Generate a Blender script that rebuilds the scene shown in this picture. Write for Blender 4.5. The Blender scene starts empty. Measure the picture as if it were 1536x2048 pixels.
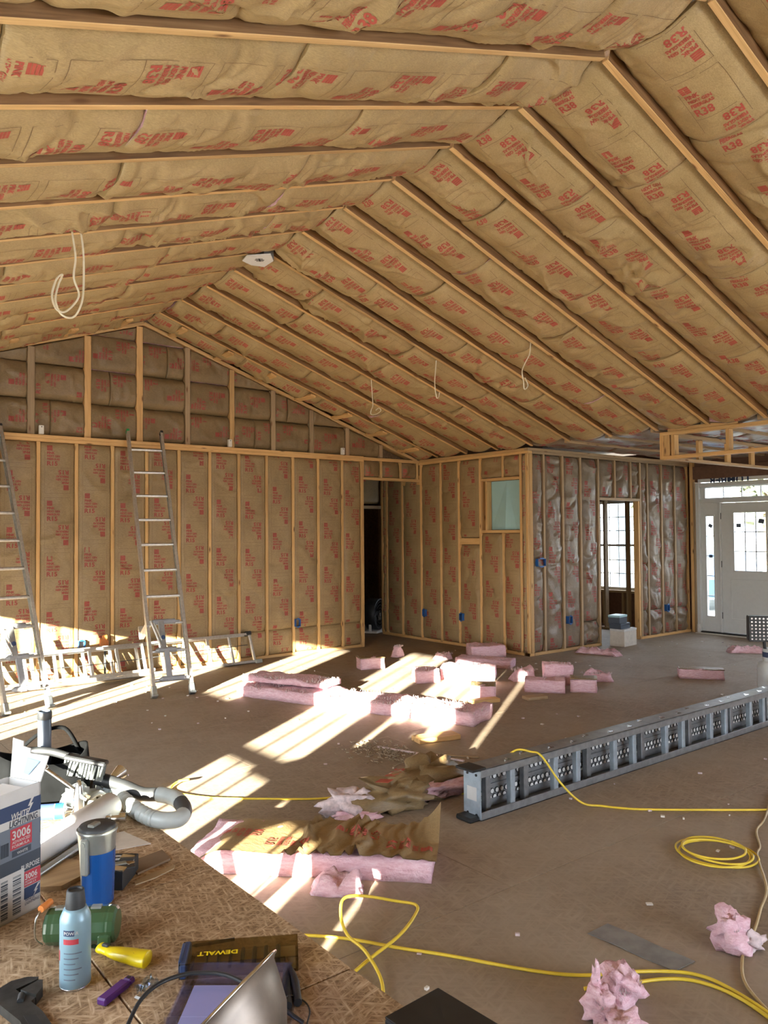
import bpy, math, random
import numpy as np
from mathutils import Vector, Matrix

# ---------------------------------------------------------------- camera, light, exposure
SC = bpy.context.scene
COL = SC.collection
F_PX, YAW, PITCH, ROLL, CAM_H = 1569.93, 0.6707, 0.0270, -0.0081, 1.6243
cam_data = bpy.data.cameras.new('camera')
cam_data.sensor_fit = 'HORIZONTAL'
cam_data.sensor_width = 36.0
cam_data.lens = 36.0 * F_PX / 1536.0
cam_data.clip_start = 0.05
cam_data.clip_end = 500
cam = bpy.data.objects.new('camera', cam_data)
COL.objects.link(cam)
_cy, _sy, _cp, _sp = math.cos(YAW), math.sin(YAW), math.cos(PITCH), math.sin(PITCH)
_f = Vector((_sy * _cp, _cy * _cp, _sp))
_r = Vector((_cy, -_sy, 0))
_u = _r.cross(_f)
_c, _s = math.cos(ROLL), math.sin(ROLL)
_r2, _u2 = _c * _r + _s * _u, -_s * _r + _c * _u
_M = Matrix((_r2, _u2, -_f)).transposed().to_4x4()
_M.translation = Vector((0, 0, CAM_H))
cam.matrix_world = _M
SC.camera = cam

SUN_AZ, SUN_TAN = math.radians(56.1), 0.210
SUN_EL = math.atan(SUN_TAN)
SKY_GAIN, SUN_POWER = 2.8, 48.0
world = bpy.data.worlds.new('sky')
SC.world = world
world.use_nodes = True
_nt = world.node_tree
_nt.nodes.clear()
_bg = _nt.nodes.new('ShaderNodeBackground')
_out = _nt.nodes.new('ShaderNodeOutputWorld')
_sky = _nt.nodes.new('ShaderNodeTexSky')
_sky.sky_type = 'HOSEK_WILKIE'
_sky.turbidity = 3.0
_sky.ground_albedo = 0.45
_d = Vector((-math.sin(SUN_AZ) * math.cos(SUN_EL), -math.cos(SUN_AZ) * math.cos(SUN_EL), math.sin(SUN_EL)))
_sky.sun_direction = _d
_mix = _nt.nodes.new('ShaderNodeMixRGB')
_mix.inputs[0].default_value = 0.5
_mix.inputs[2].default_value = (0.66, 0.70, 0.80, 1)
_nt.links.new(_sky.outputs[0], _mix.inputs[1])
_nt.links.new(_mix.outputs[0], _bg.inputs[0])
_bg.inputs[1].default_value = 5.0 * SKY_GAIN
_nt.links.new(_bg.outputs[0], _out.inputs[0])

sun_data = bpy.data.lights.new('sun', 'SUN')
sun_data.energy = SUN_POWER
sun_data.angle = math.radians(0.55)
sun_data.color = (1.0, 0.90, 0.74)
sun = bpy.data.objects.new('sun', sun_data)
COL.objects.link(sun)
sun.rotation_euler = (-_d).to_track_quat('-Z', 'Y').to_euler()

SC.view_settings.view_transform = 'Standard'
SC.view_settings.look = 'None'
SC.view_settings.exposure = 1.3
SC.view_settings.gamma = 1.0
SC.view_settings.use_curve_mapping = False
SC.cycles.max_bounces = 10
SC.cycles.diffuse_bounces = 6
SC.cycles.glossy_bounces = 4
SC.cycles.transmission_bounces = 6
SC.cycles.transparent_max_bounces = 8
SC.cycles.sample_clamp_indirect = 6.0
SC.cycles.caustics_reflective = False
SC.cycles.caustics_refractive = False
SC.cycles.use_denoising = True
try:
    SC.cycles.denoiser = 'OPENIMAGEDENOISE'
except Exception:
    pass

RND = random.Random(7)
NP = np.random.RandomState(11)
V3 = Vector

# ---------------------------------------------------------------- materials
def nodes_of(name):
    m = bpy.data.materials.new(name)
    m.use_nodes = True
    nt = m.node_tree
    return m, nt, nt.nodes['Principled BSDF']

def lin(c):
    return tuple(c) + (1,)

def ramp(nt, fac, stops):
    r = nt.nodes.new('ShaderNodeValToRGB')
    el = r.color_ramp.elements
    while len(el) < len(stops):
        el.new(0.5)
    for e, (p, c) in zip(el, stops):
        e.position = p
        e.color = lin(c)
    nt.links.new(fac, r.inputs[0])
    return r.outputs[0]

def coords(nt, scale=(1, 1, 1), kind='Object', rnd=False):
    tc = nt.nodes.new('ShaderNodeTexCoord')
    mp = nt.nodes.new('ShaderNodeMapping')
    mp.inputs['Scale'].default_value = scale
    nt.links.new(tc.outputs[kind], mp.inputs[0])
    if rnd:
        oi = nt.nodes.new('ShaderNodeObjectInfo')
        mu = nt.nodes.new('ShaderNodeVectorMath')
        mu.operation = 'SCALE'
        mu.inputs[0].default_value = (37.0, 19.0, 53.0)
        nt.links.new(oi.outputs['Random'], mu.inputs['Scale'])
        nt.links.new(mu.outputs[0], mp.inputs['Location'])
    return mp.outputs[0]

def noise(nt, vec, scale, detail=4, rough=0.55, dist=0.0):
    n = nt.nodes.new('ShaderNodeTexNoise')
    n.inputs['Scale'].default_value = scale
    n.inputs['Detail'].default_value = detail
    n.inputs['Roughness'].default_value = rough
    n.inputs['Distortion'].default_value = dist
    nt.links.new(vec, n.inputs['Vector'])
    return n.outputs['Fac']

def mixc(nt, a, b, fac, mode='MIX'):
    m = nt.nodes.new('ShaderNodeMixRGB')
    m.blend_type = mode
    for i, v in ((0, fac), (1, a), (2, b)):
        if hasattr(v, 'is_linked'):
            nt.links.new(v, m.inputs[i])
        elif i == 0:
            m.inputs[0].default_value = v
        else:
            m.inputs[i].default_value = lin(v)
    return m.outputs[0]

def bump(nt, bsdf, h, strength=0.3, dist=0.01):
    b = nt.nodes.new('ShaderNodeBump')
    b.inputs['Strength'].default_value = strength
    b.inputs['Distance'].default_value = dist
    nt.links.new(h, b.inputs['Height'])
    nt.links.new(b.outputs[0], bsdf.inputs['Normal'])

def plain(name, col, rough=0.5, metal=0.0, spec=0.5, wear=0.0, wscale=20.0, coat=0.0):
    m, nt, b = nodes_of(name)
    b.inputs['Roughness'].default_value = rough
    b.inputs['Metallic'].default_value = metal
    b.inputs['Specular IOR Level'].default_value = spec
    b.inputs['Coat Weight'].default_value = coat
    v = coords(nt, rnd=True)
    n = noise(nt, v, wscale, 4)
    k = 1.0 - wear
    c = ramp(nt, n, [(0.3, tuple(x * (1 - 0.5 * wear) * k for x in col)), (0.65, col)])
    nt.links.new(c, b.inputs['Base Color'])
    return m

def wood_mat(name, c1, c2, c3, knots=True):
    m, nt, b = nodes_of(name)
    v = coords(nt, (1.2, 26, 26), rnd=True)
    n = noise(nt, v, 1.6, 5, 0.6, 0.6)
    col = ramp(nt, n, [(0.25, c1), (0.5, c2), (0.75, c3)])
    oi = nt.nodes.new('ShaderNodeObjectInfo')
    tint = ramp(nt, oi.outputs['Random'], [(0.0, (0.78, 0.74, 0.68)), (0.45, (1, 0.97, 0.92)), (1.0, (1.08, 1.0, 0.9))])
    col = mixc(nt, col, tint, 1.0, 'MULTIPLY')
    if knots:
        v2 = coords(nt, (3.2, 11, 11), rnd=True)
        vo = nt.nodes.new('ShaderNodeTexVoronoi')
        vo.inputs['Scale'].default_value = 1.0
        nt.links.new(v2, vo.inputs['Vector'])
        kf = ramp(nt, vo.outputs['Distance'], [(0.05, (1, 1, 1)), (0.16, (0, 0, 0))])
        col = mixc(nt, col, (0.17, 0.075, 0.025), kf)
    nt.links.new(col, b.inputs['Base Color'])
    b.inputs['Roughness'].default_value = 0.62
    bump(nt, b, n, 0.15, 0.002)
    return m

def kraft_mat(name, c1, c2, rough=0.42):
    m, nt, b = nodes_of(name)
    v = coords(nt, rnd=True)
    n = noise(nt, v, 3.0, 5, 0.6)
    col = ramp(nt, n, [(0.3, c1), (0.7, c2)])
    fine = noise(nt, coords(nt, (12, 90, 90), rnd=True), 3.0, 3)
    col = mixc(nt, col, ramp(nt, fine, [(0.35, (0.82, 0.8, 0.78)), (0.65, (1.06, 1.05, 1.04))]), 1.0, 'MULTIPLY')
    nt.links.new(col, b.inputs['Base Color'])
    b.inputs['Roughness'].default_value = rough
    b.inputs['Specular IOR Level'].default_value = 0.35
    crk = noise(nt, coords(nt, rnd=True), 16.0, 5, 0.6, 1.2)
    bump(nt, b, crk, 0.35, 0.012)
    return m

def osb_mat(name, dark, mid, light, dust=None, dust_amt=0.5, strand=1.0, tint=(0.94, 1.05)):
    m, nt, b = nodes_of(name)
    fac = None
    for ang in (0.3, 1.35, 2.4):
        v = coords(nt, (11 * strand, 62 * strand, 30), rnd=True)
        v.node.inputs['Rotation'].default_value = (0, 0, ang)
        v.node.vector_type = 'TEXTURE'
        v.node.inputs['Scale'].default_value = (1 / (11 * strand), 1 / (62 * strand), 1 / 30)
        a = noise(nt, v, 1.0, 2, 0.55, 0.25)
        if fac is None:
            fac = a
        else:
            mx_ = nt.nodes.new('ShaderNodeMath')
            mx_.operation = 'MAXIMUM'
            nt.links.new(fac, mx_.inputs[0])
            nt.links.new(a, mx_.inputs[1])
            fac = mx_.outputs[0]
    blot = noise(nt, coords(nt, rnd=True), 7.0, 3)
    col = ramp(nt, fac, [(0.44, dark), (0.58, mid), (0.74, light)])
    col = mixc(nt, col, ramp(nt, blot, [(0.35, (0.86, 0.84, 0.82)), (0.65, (1.06, 1.05, 1.04))]), 1.0, 'MULTIPLY')
    oi = nt.nodes.new('ShaderNodeObjectInfo')
    t0, t1 = tint
    col = mixc(nt, col, ramp(nt, oi.outputs['Random'], [(0, (t0, t0, t0)), (1, (t1, t1, t1))]), 1.0, 'MULTIPLY')
    if dust:
        tc = nt.nodes.new('ShaderNodeTexCoord')
        geo = nt.nodes.new('ShaderNodeNewGeometry')
        dn = noise(nt, geo.outputs['Position'], 0.9, 6, 0.62, 0.4)
        df = ramp(nt, dn, [(0.35, (dust_amt * 0.35,) * 3), (0.68, (dust_amt,) * 3)])
        col = mixc(nt, col, dust, df)
        sp = noise(nt, geo.outputs['Position'], 55, 2)
        col = mixc(nt, col, (0.55, 0.50, 0.43), ramp(nt, sp, [(0.74, (0, 0, 0)), (0.8, (0.5, 0.5, 0.5))]))
    nt.links.new(col, b.inputs['Base Color'])
    b.inputs['Roughness'].default_value = 0.72
    bump(nt, b, fac, 0.3, 0.002)
    return m

M = {}
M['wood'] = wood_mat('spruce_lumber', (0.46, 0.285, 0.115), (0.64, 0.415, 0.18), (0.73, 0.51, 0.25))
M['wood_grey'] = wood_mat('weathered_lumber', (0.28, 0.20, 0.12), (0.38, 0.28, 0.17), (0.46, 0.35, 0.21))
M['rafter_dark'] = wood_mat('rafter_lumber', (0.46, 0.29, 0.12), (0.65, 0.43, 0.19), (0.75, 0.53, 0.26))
M['rafter_side'] = wood_mat('dark_rafter_side', (0.11, 0.055, 0.022), (0.24, 0.135, 0.06), (0.34, 0.21, 0.10))
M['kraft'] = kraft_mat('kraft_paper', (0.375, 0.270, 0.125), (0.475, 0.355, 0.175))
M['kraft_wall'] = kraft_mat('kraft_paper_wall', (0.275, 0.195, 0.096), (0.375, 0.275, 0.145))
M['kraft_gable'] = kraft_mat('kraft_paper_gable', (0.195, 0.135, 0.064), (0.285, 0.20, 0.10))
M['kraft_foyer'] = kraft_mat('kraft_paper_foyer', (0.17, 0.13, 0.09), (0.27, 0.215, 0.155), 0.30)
M['red'] = plain('red_ink', (0.44, 0.085, 0.055), 0.6, wear=0.15, wscale=30)
M['red_dim'] = plain('faded_red_ink', (0.36, 0.06, 0.045), 0.6, wear=0.25, wscale=30)
M['line'] = plain('brown_ink_line', (0.20, 0.125, 0.06), 0.6)
M['pink'] = None
def pink_mat():
    m, nt, b = nodes_of('pink_fibreglass')
    n = noise(nt, coords(nt, (1, 1, 4), rnd=True), 22, 6, 0.7)
    col = ramp(nt, n, [(0.3, (0.66, 0.36, 0.42)), (0.55, (0.83, 0.57, 0.63)), (0.8, (0.90, 0.76, 0.79))])
    nt.links.new(col, b.inputs['Base Color'])
    b.inputs['Roughness'].default_value = 0.95
    b.inputs['Specular IOR Level'].default_value = 0.1
    bump(nt, b, noise(nt, coords(nt, rnd=True), 60, 5, 0.7), 0.8, 0.01)
    return m
M['pink'] = pink_mat()
M['fluff'] = plain('pale_fibreglass_fluff', (0.70, 0.58, 0.58), 0.95, wear=0.3, wscale=35)
M['floor'] = osb_mat('dusty_subfloor', (0.17, 0.118, 0.075), (0.27, 0.20, 0.135), (0.34, 0.265, 0.185), (0.345, 0.285, 0.215), 0.85, 0.8)
M['osb'] = osb_mat('osb_sheet', (0.19, 0.115, 0.055), (0.40, 0.275, 0.16), (0.60, 0.47, 0.32), None, 0, 2.1)
M['sheath'] = osb_mat('wall_sheathing', (0.14, 0.085, 0.045), (0.22, 0.14, 0.075), (0.28, 0.19, 0.11))
M['brown_panel'] = plain('red_brown_sheathing', (0.17, 0.085, 0.055), 0.7, wear=0.2)
M['alu'] = plain('ladder_aluminium', (0.66, 0.66, 0.64), 0.38, 0.75, wear=0.15, wscale=40)
M['alu_dark'] = plain('grey_plank_aluminium', (0.30, 0.315, 0.33), 0.45, 0.55, wear=0.2)
M['alu_blue'] = plain('plank_rung_metal', (0.40, 0.48, 0.55), 0.42, 0.4, wear=0.15)
M['galv'] = plain('galvanised_steel', (0.36, 0.37, 0.37), 0.42, 0.6, wear=0.25, wscale=12)
M['grey_paint'] = plain('grey_paint', (0.27, 0.28, 0.30), 0.5, wear=0.1)
M['black'] = plain('black_plastic', (0.018, 0.02, 0.022), 0.5, wear=0.3)
M['black_soft'] = plain('black_fabric', (0.004, 0.0045, 0.005), 0.95, spec=0.1, wear=0.4)
M['darkgrey'] = plain('dark_grey', (0.05, 0.055, 0.06), 0.55, wear=0.3)
M['chrome'] = plain('chrome_steel', (0.72, 0.73, 0.74), 0.18, 1.0, wear=0.2)
M['steel_dark'] = plain('dark_forged_steel', (0.075, 0.075, 0.07), 0.5, 0.6, wear=0.4, wscale=30)
M['white'] = plain('white_paint', (0.76, 0.77, 0.76), 0.45, wear=0.03)
M['door_white'] = plain('door_white', (0.62, 0.65, 0.66), 0.5, wear=0.03)
M['offwhite'] = plain('offwhite_vinyl', (0.72, 0.70, 0.64), 0.5, wear=0.05)
M['yellow'] = plain('yellow_cord', (0.80, 0.60, 0.05), 0.45, wear=0.12, wscale=8)
M['yellow_plastic'] = plain('yellow_plastic', (0.85, 0.66, 0.01), 0.3, coat=0.3)
M['tan_cord'] = plain('tan_cord', (0.48, 0.36, 0.17), 0.5, wear=0.1)
M['cable'] = plain('cream_cable', (0.78, 0.72, 0.55), 0.5)
M['blue'] = plain('blue_plastic', (0.015, 0.10, 0.34), 0.45, wear=0.1)
M['mugblue'] = plain('metallic_blue', (0.02, 0.14, 0.55), 0.25, 0.6, coat=0.5)
M['mugsteel'] = plain('brushed_steel', (0.42, 0.45, 0.43), 0.35, 0.7, wear=0.15)
M['navy'] = plain('navy_print', (0.03, 0.055, 0.13), 0.5)
M['slate'] = plain('slate_print', (0.15, 0.18, 0.23), 0.5)
M['darkslate'] = plain('dark_slate_print', (0.05, 0.065, 0.09), 0.5)
M['card'] = plain('white_card', (0.58, 0.58, 0.57), 0.6, wear=0.05)
M['card_tan'] = plain('tan_card', (0.42, 0.32, 0.2), 0.7, wear=0.1)
M['card_pale'] = plain('pale_card', (0.60, 0.55, 0.48), 0.7, wear=0.1)
M['labelred'] = plain('label_red', (0.48, 0.05, 0.07), 0.5)
M['canblue'] = plain('can_pale_blue', (0.27, 0.43, 0.52), 0.35, 0.2, wear=0.05)
M['green'] = plain('green_enamel', (0.035, 0.085, 0.035), 0.3, coat=0.4, wear=0.1)
M['greenbright'] = plain('green_plastic', (0.02, 0.30, 0.10), 0.4)
M['teal'] = plain('teal_sheet', (0.34, 0.56, 0.60), 0.45, wear=0.05, wscale=6)
M['purple'] = plain('purple_plastic', (0.085, 0.02, 0.16), 0.35)
M['paper'] = plain('drawing_paper', (0.72, 0.71, 0.70), 0.6, wear=0.08, wscale=9)
M['tapeblue'] = plain('blue_tape', (0.32, 0.55, 0.85), 0.5)
M['orange'] = plain('orange_paint', (0.66, 0.22, 0.05), 0.45, wear=0.15)
M['hose'] = plain('grey_hose', (0.42, 0.46, 0.45), 0.4, wear=0.1)
M['tank'] = plain('tank_white', (0.60, 0.66, 0.68), 0.4, wear=0.06)
M['bristle'] = plain('grey_bristle', (0.17, 0.19, 0.185), 0.8, wear=0.4, wscale=60)
M['lampshell'] = plain('lamp_reflector', (0.27, 0.235, 0.205), 0.45, 0.95, wear=0.25, wscale=15)
M['post'] = plain('porch_post', (0.50, 0.66, 0.70), 0.6)
M['grass'] = plain('dry_lawn', (0.52, 0.50, 0.40), 0.9, wear=0.15, wscale=2)
M['leaf'] = plain('tree_leaf', (0.42, 0.45, 0.34), 0.8, wear=0.3)
M['roofing'] = plain('roof_deck', (0.18, 0.12, 0.07), 0.8)
M['sawdust'] = plain('sawdust', (0.36, 0.29, 0.20), 0.9, wear=0.3, wscale=60)
M['brownboard'] = plain('brown_board', (0.20, 0.13, 0.075), 0.75, wear=0.2, wscale=10)
M['carpaint'] = plain('blue_car_paint', (0.09, 0.20, 0.36), 0.35)

def glass_mat(name, col, alpha_like=0.9, rough=0.02):
    m, nt, b = nodes_of(name)
    nt.nodes.remove(b)
    out = nt.nodes['Material Output']
    tr = nt.nodes.new('ShaderNodeBsdfTransparent')
    tr.inputs[0].default_value = lin(col)
    gl = nt.nodes.new('ShaderNodeBsdfGlossy')
    gl.inputs['Roughness'].default_value = rough
    mx = nt.nodes.new('ShaderNodeMixShader')
    mx.inputs[0].default_value = 1.0 - alpha_like
    nt.links.new(tr.outputs[0], mx.inputs[1])
    nt.links.new(gl.outputs[0], mx.inputs[2])
    nt.links.new(mx.outputs[0], out.inputs[0])
    return m
M['glass'] = glass_mat('window_glass', (0.95, 0.97, 0.97), 0.96)
M['smoke'] = glass_mat('smoked_plastic', (0.80, 0.76, 0.62), 0.9, 0.12)
M['lavender'] = glass_mat('lavender_plastic', (0.86, 0.87, 0.97), 0.9, 0.15)
M['film'] = glass_mat('clear_film', (0.82, 0.88, 0.92), 0.9, 0.2)

# ---------------------------------------------------------------- geometry helpers
class MB:
    def __init__(self):
        self.v, self.f, self.mi, self.sm = [], [], [], []
    def add(self, vs, fs, mi=0, X=None, smooth=False):
        o = len(self.v)
        if X is not None:
            vs = [X @ V3(p) for p in vs]
        self.v += [tuple(p) for p in vs]
        self.f += [tuple(i + o for i in q) for q in fs]
        self.mi += [mi] * len(fs)
        self.sm += [smooth] * len(fs)
        return self
    def box(self, c, s, mi=0, X=None, ch=0.0):
        hx, hy, hz = s[0] / 2, s[1] / 2, s[2] / 2
        ch = min(ch, hx * 0.6, hy * 0.6, hz * 0.6)
        cx, cy, cz = c
        if ch <= 0:
            vs = [(cx + a * hx, cy + b * hy, cz + d * hz) for a in (-1, 1) for b in (-1, 1) for d in (-1, 1)]
            fs = [(0, 1, 3, 2), (4, 6, 7, 5), (0, 4, 5, 1), (2, 3, 7, 6), (0, 2, 6, 4), (1, 5, 7, 3)]
            return self.add(vs, fs, mi, X)
        vs, idx = [], {}
        for a in (-1, 1):
            for b in (-1, 1):
                for d in (-1, 1):
                    for ax in range(3):
                        e = [hx - ch, hy - ch, hz - ch]
                        e[ax] += ch
                        idx[(a, b, d, ax)] = len(vs)
                        vs.append((cx + a * e[0], cy + b * e[1], cz + d * e[2]))
        fs = []
        for ax in range(3):
            o1, o2 = [k for k in range(3) if k != ax]
            for s_ in (-1, 1):
                q = []
                for (p1, p2) in ((-1, -1), (1, -1), (1, 1), (-1, 1)):
                    k = [0, 0, 0]; k[ax] = s_; k[o1] = p1; k[o2] = p2
                    q.append(idx[(k[0], k[1], k[2], ax)])
                if (s_ < 0) != (ax == 1):
                    q.reverse()
                fs.append(tuple(q))
        for ax in range(3):
            o1, o2 = [k for k in range(3) if k != ax]
            for p1 in (-1, 1):
                for p2 in (-1, 1):
                    def id_(t, face):
                        k = [0, 0, 0]; k[ax] = t; k[o1] = p1; k[o2] = p2
                        return idx[(k[0], k[1], k[2], face)]
                    fs.append((id_(-1, o1), id_(1, o1), id_(1, o2), id_(-1, o2)))
        for a in (-1, 1):
            for b in (-1, 1):
                for d in (-1, 1):
                    fs.append((idx[(a, b, d, 0)], idx[(a, b, d, 1)], idx[(a, b, d, 2)]))
        return self.add(vs, fs, mi, X)
    def lathe(self, prof, n=24, mi=0, X=None, smooth=True, caps=True):
        vs, fs = [], []
        for (r, z) in prof:
            for k in range(n):
                a = 2 * math.pi * k / n
                vs.append((r * math.cos(a), r * math.sin(a), z))
        for i in range(len(prof) - 1):
            for k in range(n):
                k2 = (k + 1) % n
                fs.append((i * n + k, i * n + k2, (i + 1) * n + k2, (i + 1) * n + k))
        self.add(vs, fs, mi, X, smooth)
        if caps:
            if prof[0][0] > 1e-5:
                self.add(vs[:n], [tuple(reversed(range(n)))], mi, X)
            if prof[-1][0] > 1e-5:
                self.add(vs[-n:], [tuple(range(n))], mi, X)
        return self
    def cyl(self, p0, p1, r, n=12, mi=0, r1=None, X=None, smooth=True):
        p0, p1 = V3(p0), V3(p1)
        d = p1 - p0
        Q = Matrix.Translation(p0) @ d.to_track_quat('Z', 'Y').to_matrix().to_4x4()
        if X is not None:
            Q = X @ Q
        return self.lathe([(r, 0), (r if r1 is None else r1, d.length)], n, mi, Q, smooth)
    def tube(self, pts, r, n=8, mi=0, X=None, flat=1.0, rf=None):
        pts = [V3(p) for p in pts]
        vs, fs = [], []
        up = V3((0, 0, 1))
        for i, p in enumerate(pts):
            t = (pts[min(i + 1, len(pts) - 1)] - pts[max(i - 1, 0)]).normalized()
            if i == 0:
                s = t.cross(up if abs(t.z) < 0.95 else V3((1, 0, 0))).normalized()
            else:
                s = (s - t * s.dot(t)).normalized()
            w = t.cross(s)
            rr = r if rf is None else rf(i / (len(pts) - 1), i) * r
            for k in range(n):
                a = 2 * math.pi * k / n
                vs.append(p + rr * (math.cos(a) * s + flat * math.sin(a) * w))
        for i in range(len(pts) - 1):
            for k in range(n):
                k2 = (k + 1) % n
                fs.append((i * n + k, i * n + k2, (i + 1) * n + k2, (i + 1) * n + k))
        self.add(vs, fs, mi, X, True)
        self.add(vs[:n], [tuple(reversed(range(n)))], mi, X)
        self.add(vs[-n:], [tuple(range(n))], mi, X)
        return self
    def prism(self, poly, z0, z1, mi=0, X=None):
        n = len(poly)
        vs = [(x, y, z0) for x, y in poly] + [(x, y, z1) for x, y in poly]
        fs = [tuple(reversed(range(n))), tuple(range(n, 2 * n))]
        fs += [(i, (i + 1) % n, n + (i + 1) % n, n + i) for i in range(n)]
        return self.add(vs, fs, mi, X)
    def quad(self, a, b, c, d, mi=0, X=None):
        return self.add([a, b, c, d], [(0, 1, 2, 3)], mi, X)

WORLD = {}
def place(o, Wm, parent=None):
    WORLD[o.name] = Wm.copy()
    if parent is not None:
        o.parent = parent
        o.matrix_parent_inverse = Matrix.Identity(4)
        o.matrix_basis = WORLD[parent.name].inverted() @ Wm
    else:
        o.matrix_basis = Wm
    return o

def mesh_of(name, mb, mats, smooth_all=False):
    me = bpy.data.meshes.new(name)
    me.from_pydata(mb.v, [], mb.f)
    for m in (mats if isinstance(mats, (list, tuple)) else [mats]):
        me.materials.append(M[m] if isinstance(m, str) else m)
    me.polygons.foreach_set('material_index', mb.mi)
    me.polygons.foreach_set('use_smooth', [smooth_all or s for s in mb.sm])
    me.update()
    return me

def obj(name, mb, mats, parent=None, Wm=None, smooth=False):
    o = bpy.data.objects.new(name, mesh_of(name, mb, mats, smooth))
    COL.objects.link(o)
    return place(o, Wm if Wm is not None else (WORLD[parent.name] if parent is not None else Matrix.Identity(4)), parent)

def tag(o, label=None, cat=None, group=None, kind=None):
    for k, v in (('label', label), ('category', cat), ('group', group), ('kind', kind)):
        if v:
            o[k] = v
    return o

def thing(name, label, cat, loc=(0, 0, 0), rz=0.0, group=None, kind=None, Wm=None):
    o = bpy.data.objects.new(name, None)
    o.empty_display_size = 0.1
    COL.objects.link(o)
    place(o, Wm if Wm is not None else Matrix.Translation(loc) @ Matrix.Rotation(rz, 4, 'Z'))
    return tag(o, label, cat, group, kind)

def struct(name, label=None):
    o = bpy.data.objects.new(name, None)
    COL.objects.link(o)
    place(o, Matrix.Identity(4))
    o['kind'] = 'structure'
    if label:
        o['label'] = label
    return o

def member(name, parent, p0, p1, t, w, up=(0, 0, 1), mat='wood', ch=0.003):
    """timber from p0 to p1, section t (sideways) by w (along up)"""
    p0, p1 = V3(p0), V3(p1)
    x = (p1 - p0).normalized()
    z = V3(up)
    z = (z - x * z.dot(x)).normalized()
    y = z.cross(x)
    R = Matrix((x, y, z)).transposed().to_4x4()
    R.translation = (p0 + p1) / 2
    mb = MB().box((0, 0, 0), ((p1 - p0).length, t, w), ch=ch)
    return obj(name, mb, mat, parent, R)

def smooth_path(pts, n=8):
    pts = [V3(p) for p in pts]
    out = []
    for i in range(len(pts) - 1):
        a, b, c, d = pts[max(i - 1, 0)], pts[i], pts[i + 1], pts[min(i + 2, len(pts) - 1)]
        for k in range(n):
            t = k / n
            out.append(0.5 * ((2 * b) + (c - a) * t + (2 * a - 5 * b + 4 * c - d) * t * t + (3 * b - a - 3 * c + d) * t ** 3))
    out.append(pts[-1])
    return out

# smooth value noise on arrays
def vnoise(x, y, seed):
    rs = np.random.RandomState(seed)
    T = rs.rand(64, 64)
    xi, yi = np.floor(x).astype(int), np.floor(y).astype(int)
    fx, fy = x - xi, y - yi
    fx, fy = fx * fx * (3 - 2 * fx), fy * fy * (3 - 2 * fy)
    a = T[xi % 64, yi % 64]; b = T[(xi + 1) % 64, yi % 64]
    c = T[xi % 64, (yi + 1) % 64]; d = T[(xi + 1) % 64, (yi + 1) % 64]
    return (a * (1 - fx) + b * fx) * (1 - fy) + (c * (1 - fx) + d * fx) * fy - 0.5

TEXTS = {}
def text2d(s, bold=0.0, res=2):
    """flat triangles of a word, cap height 1"""
    key = (s, bold)
    if key not in TEXTS:
        cu = bpy.data.curves.new('t', 'FONT')
        cu.body = s
        cu.size = 1.0
        cu.offset = bold
        cu.resolution_u = res
        cu.fill_mode = 'FRONT'
        ob = bpy.data.objects.new('t', cu)
        COL.objects.link(ob)
        dg = bpy.context.evaluated_depsgraph_get()
        me = ob.evaluated_get(dg).to_mesh()
        vs = np.array([v.co[:2] for v in me.vertices])
        fs = [tuple(p.vertices) for p in me.polygons]
        ob.evaluated_get(dg).to_mesh_clear()
        bpy.data.objects.remove(ob)
        bpy.data.curves.remove(cu)
        vs = vs - [vs[:, 0].min(), 0]
        h = vs[:, 1].max()
        TEXTS[key] = (vs / h, fs)
    return TEXTS[key]

def add_text(mb, s, h, X, align='L', mi=0, sx=1.0, bold=0.0):
    vs, fs = text2d(s, bold)
    w = vs[:, 0].max() * h * sx
    ox = {'L': 0, 'R': -w, 'C': -w / 2}[align]
    mb.add([(x * h * sx + ox, y * h, 0) for x, y in vs], fs, mi, X)
    return w

def frame(o, x, y):
    """matrix with local x, y axes and z = x cross y at o"""
    x, y = V3(x).normalized(), V3(y).normalized()
    Q = Matrix((x, y, x.cross(y))).transposed().to_4x4()
    Q.translation = V3(o)
    return Q

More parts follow.
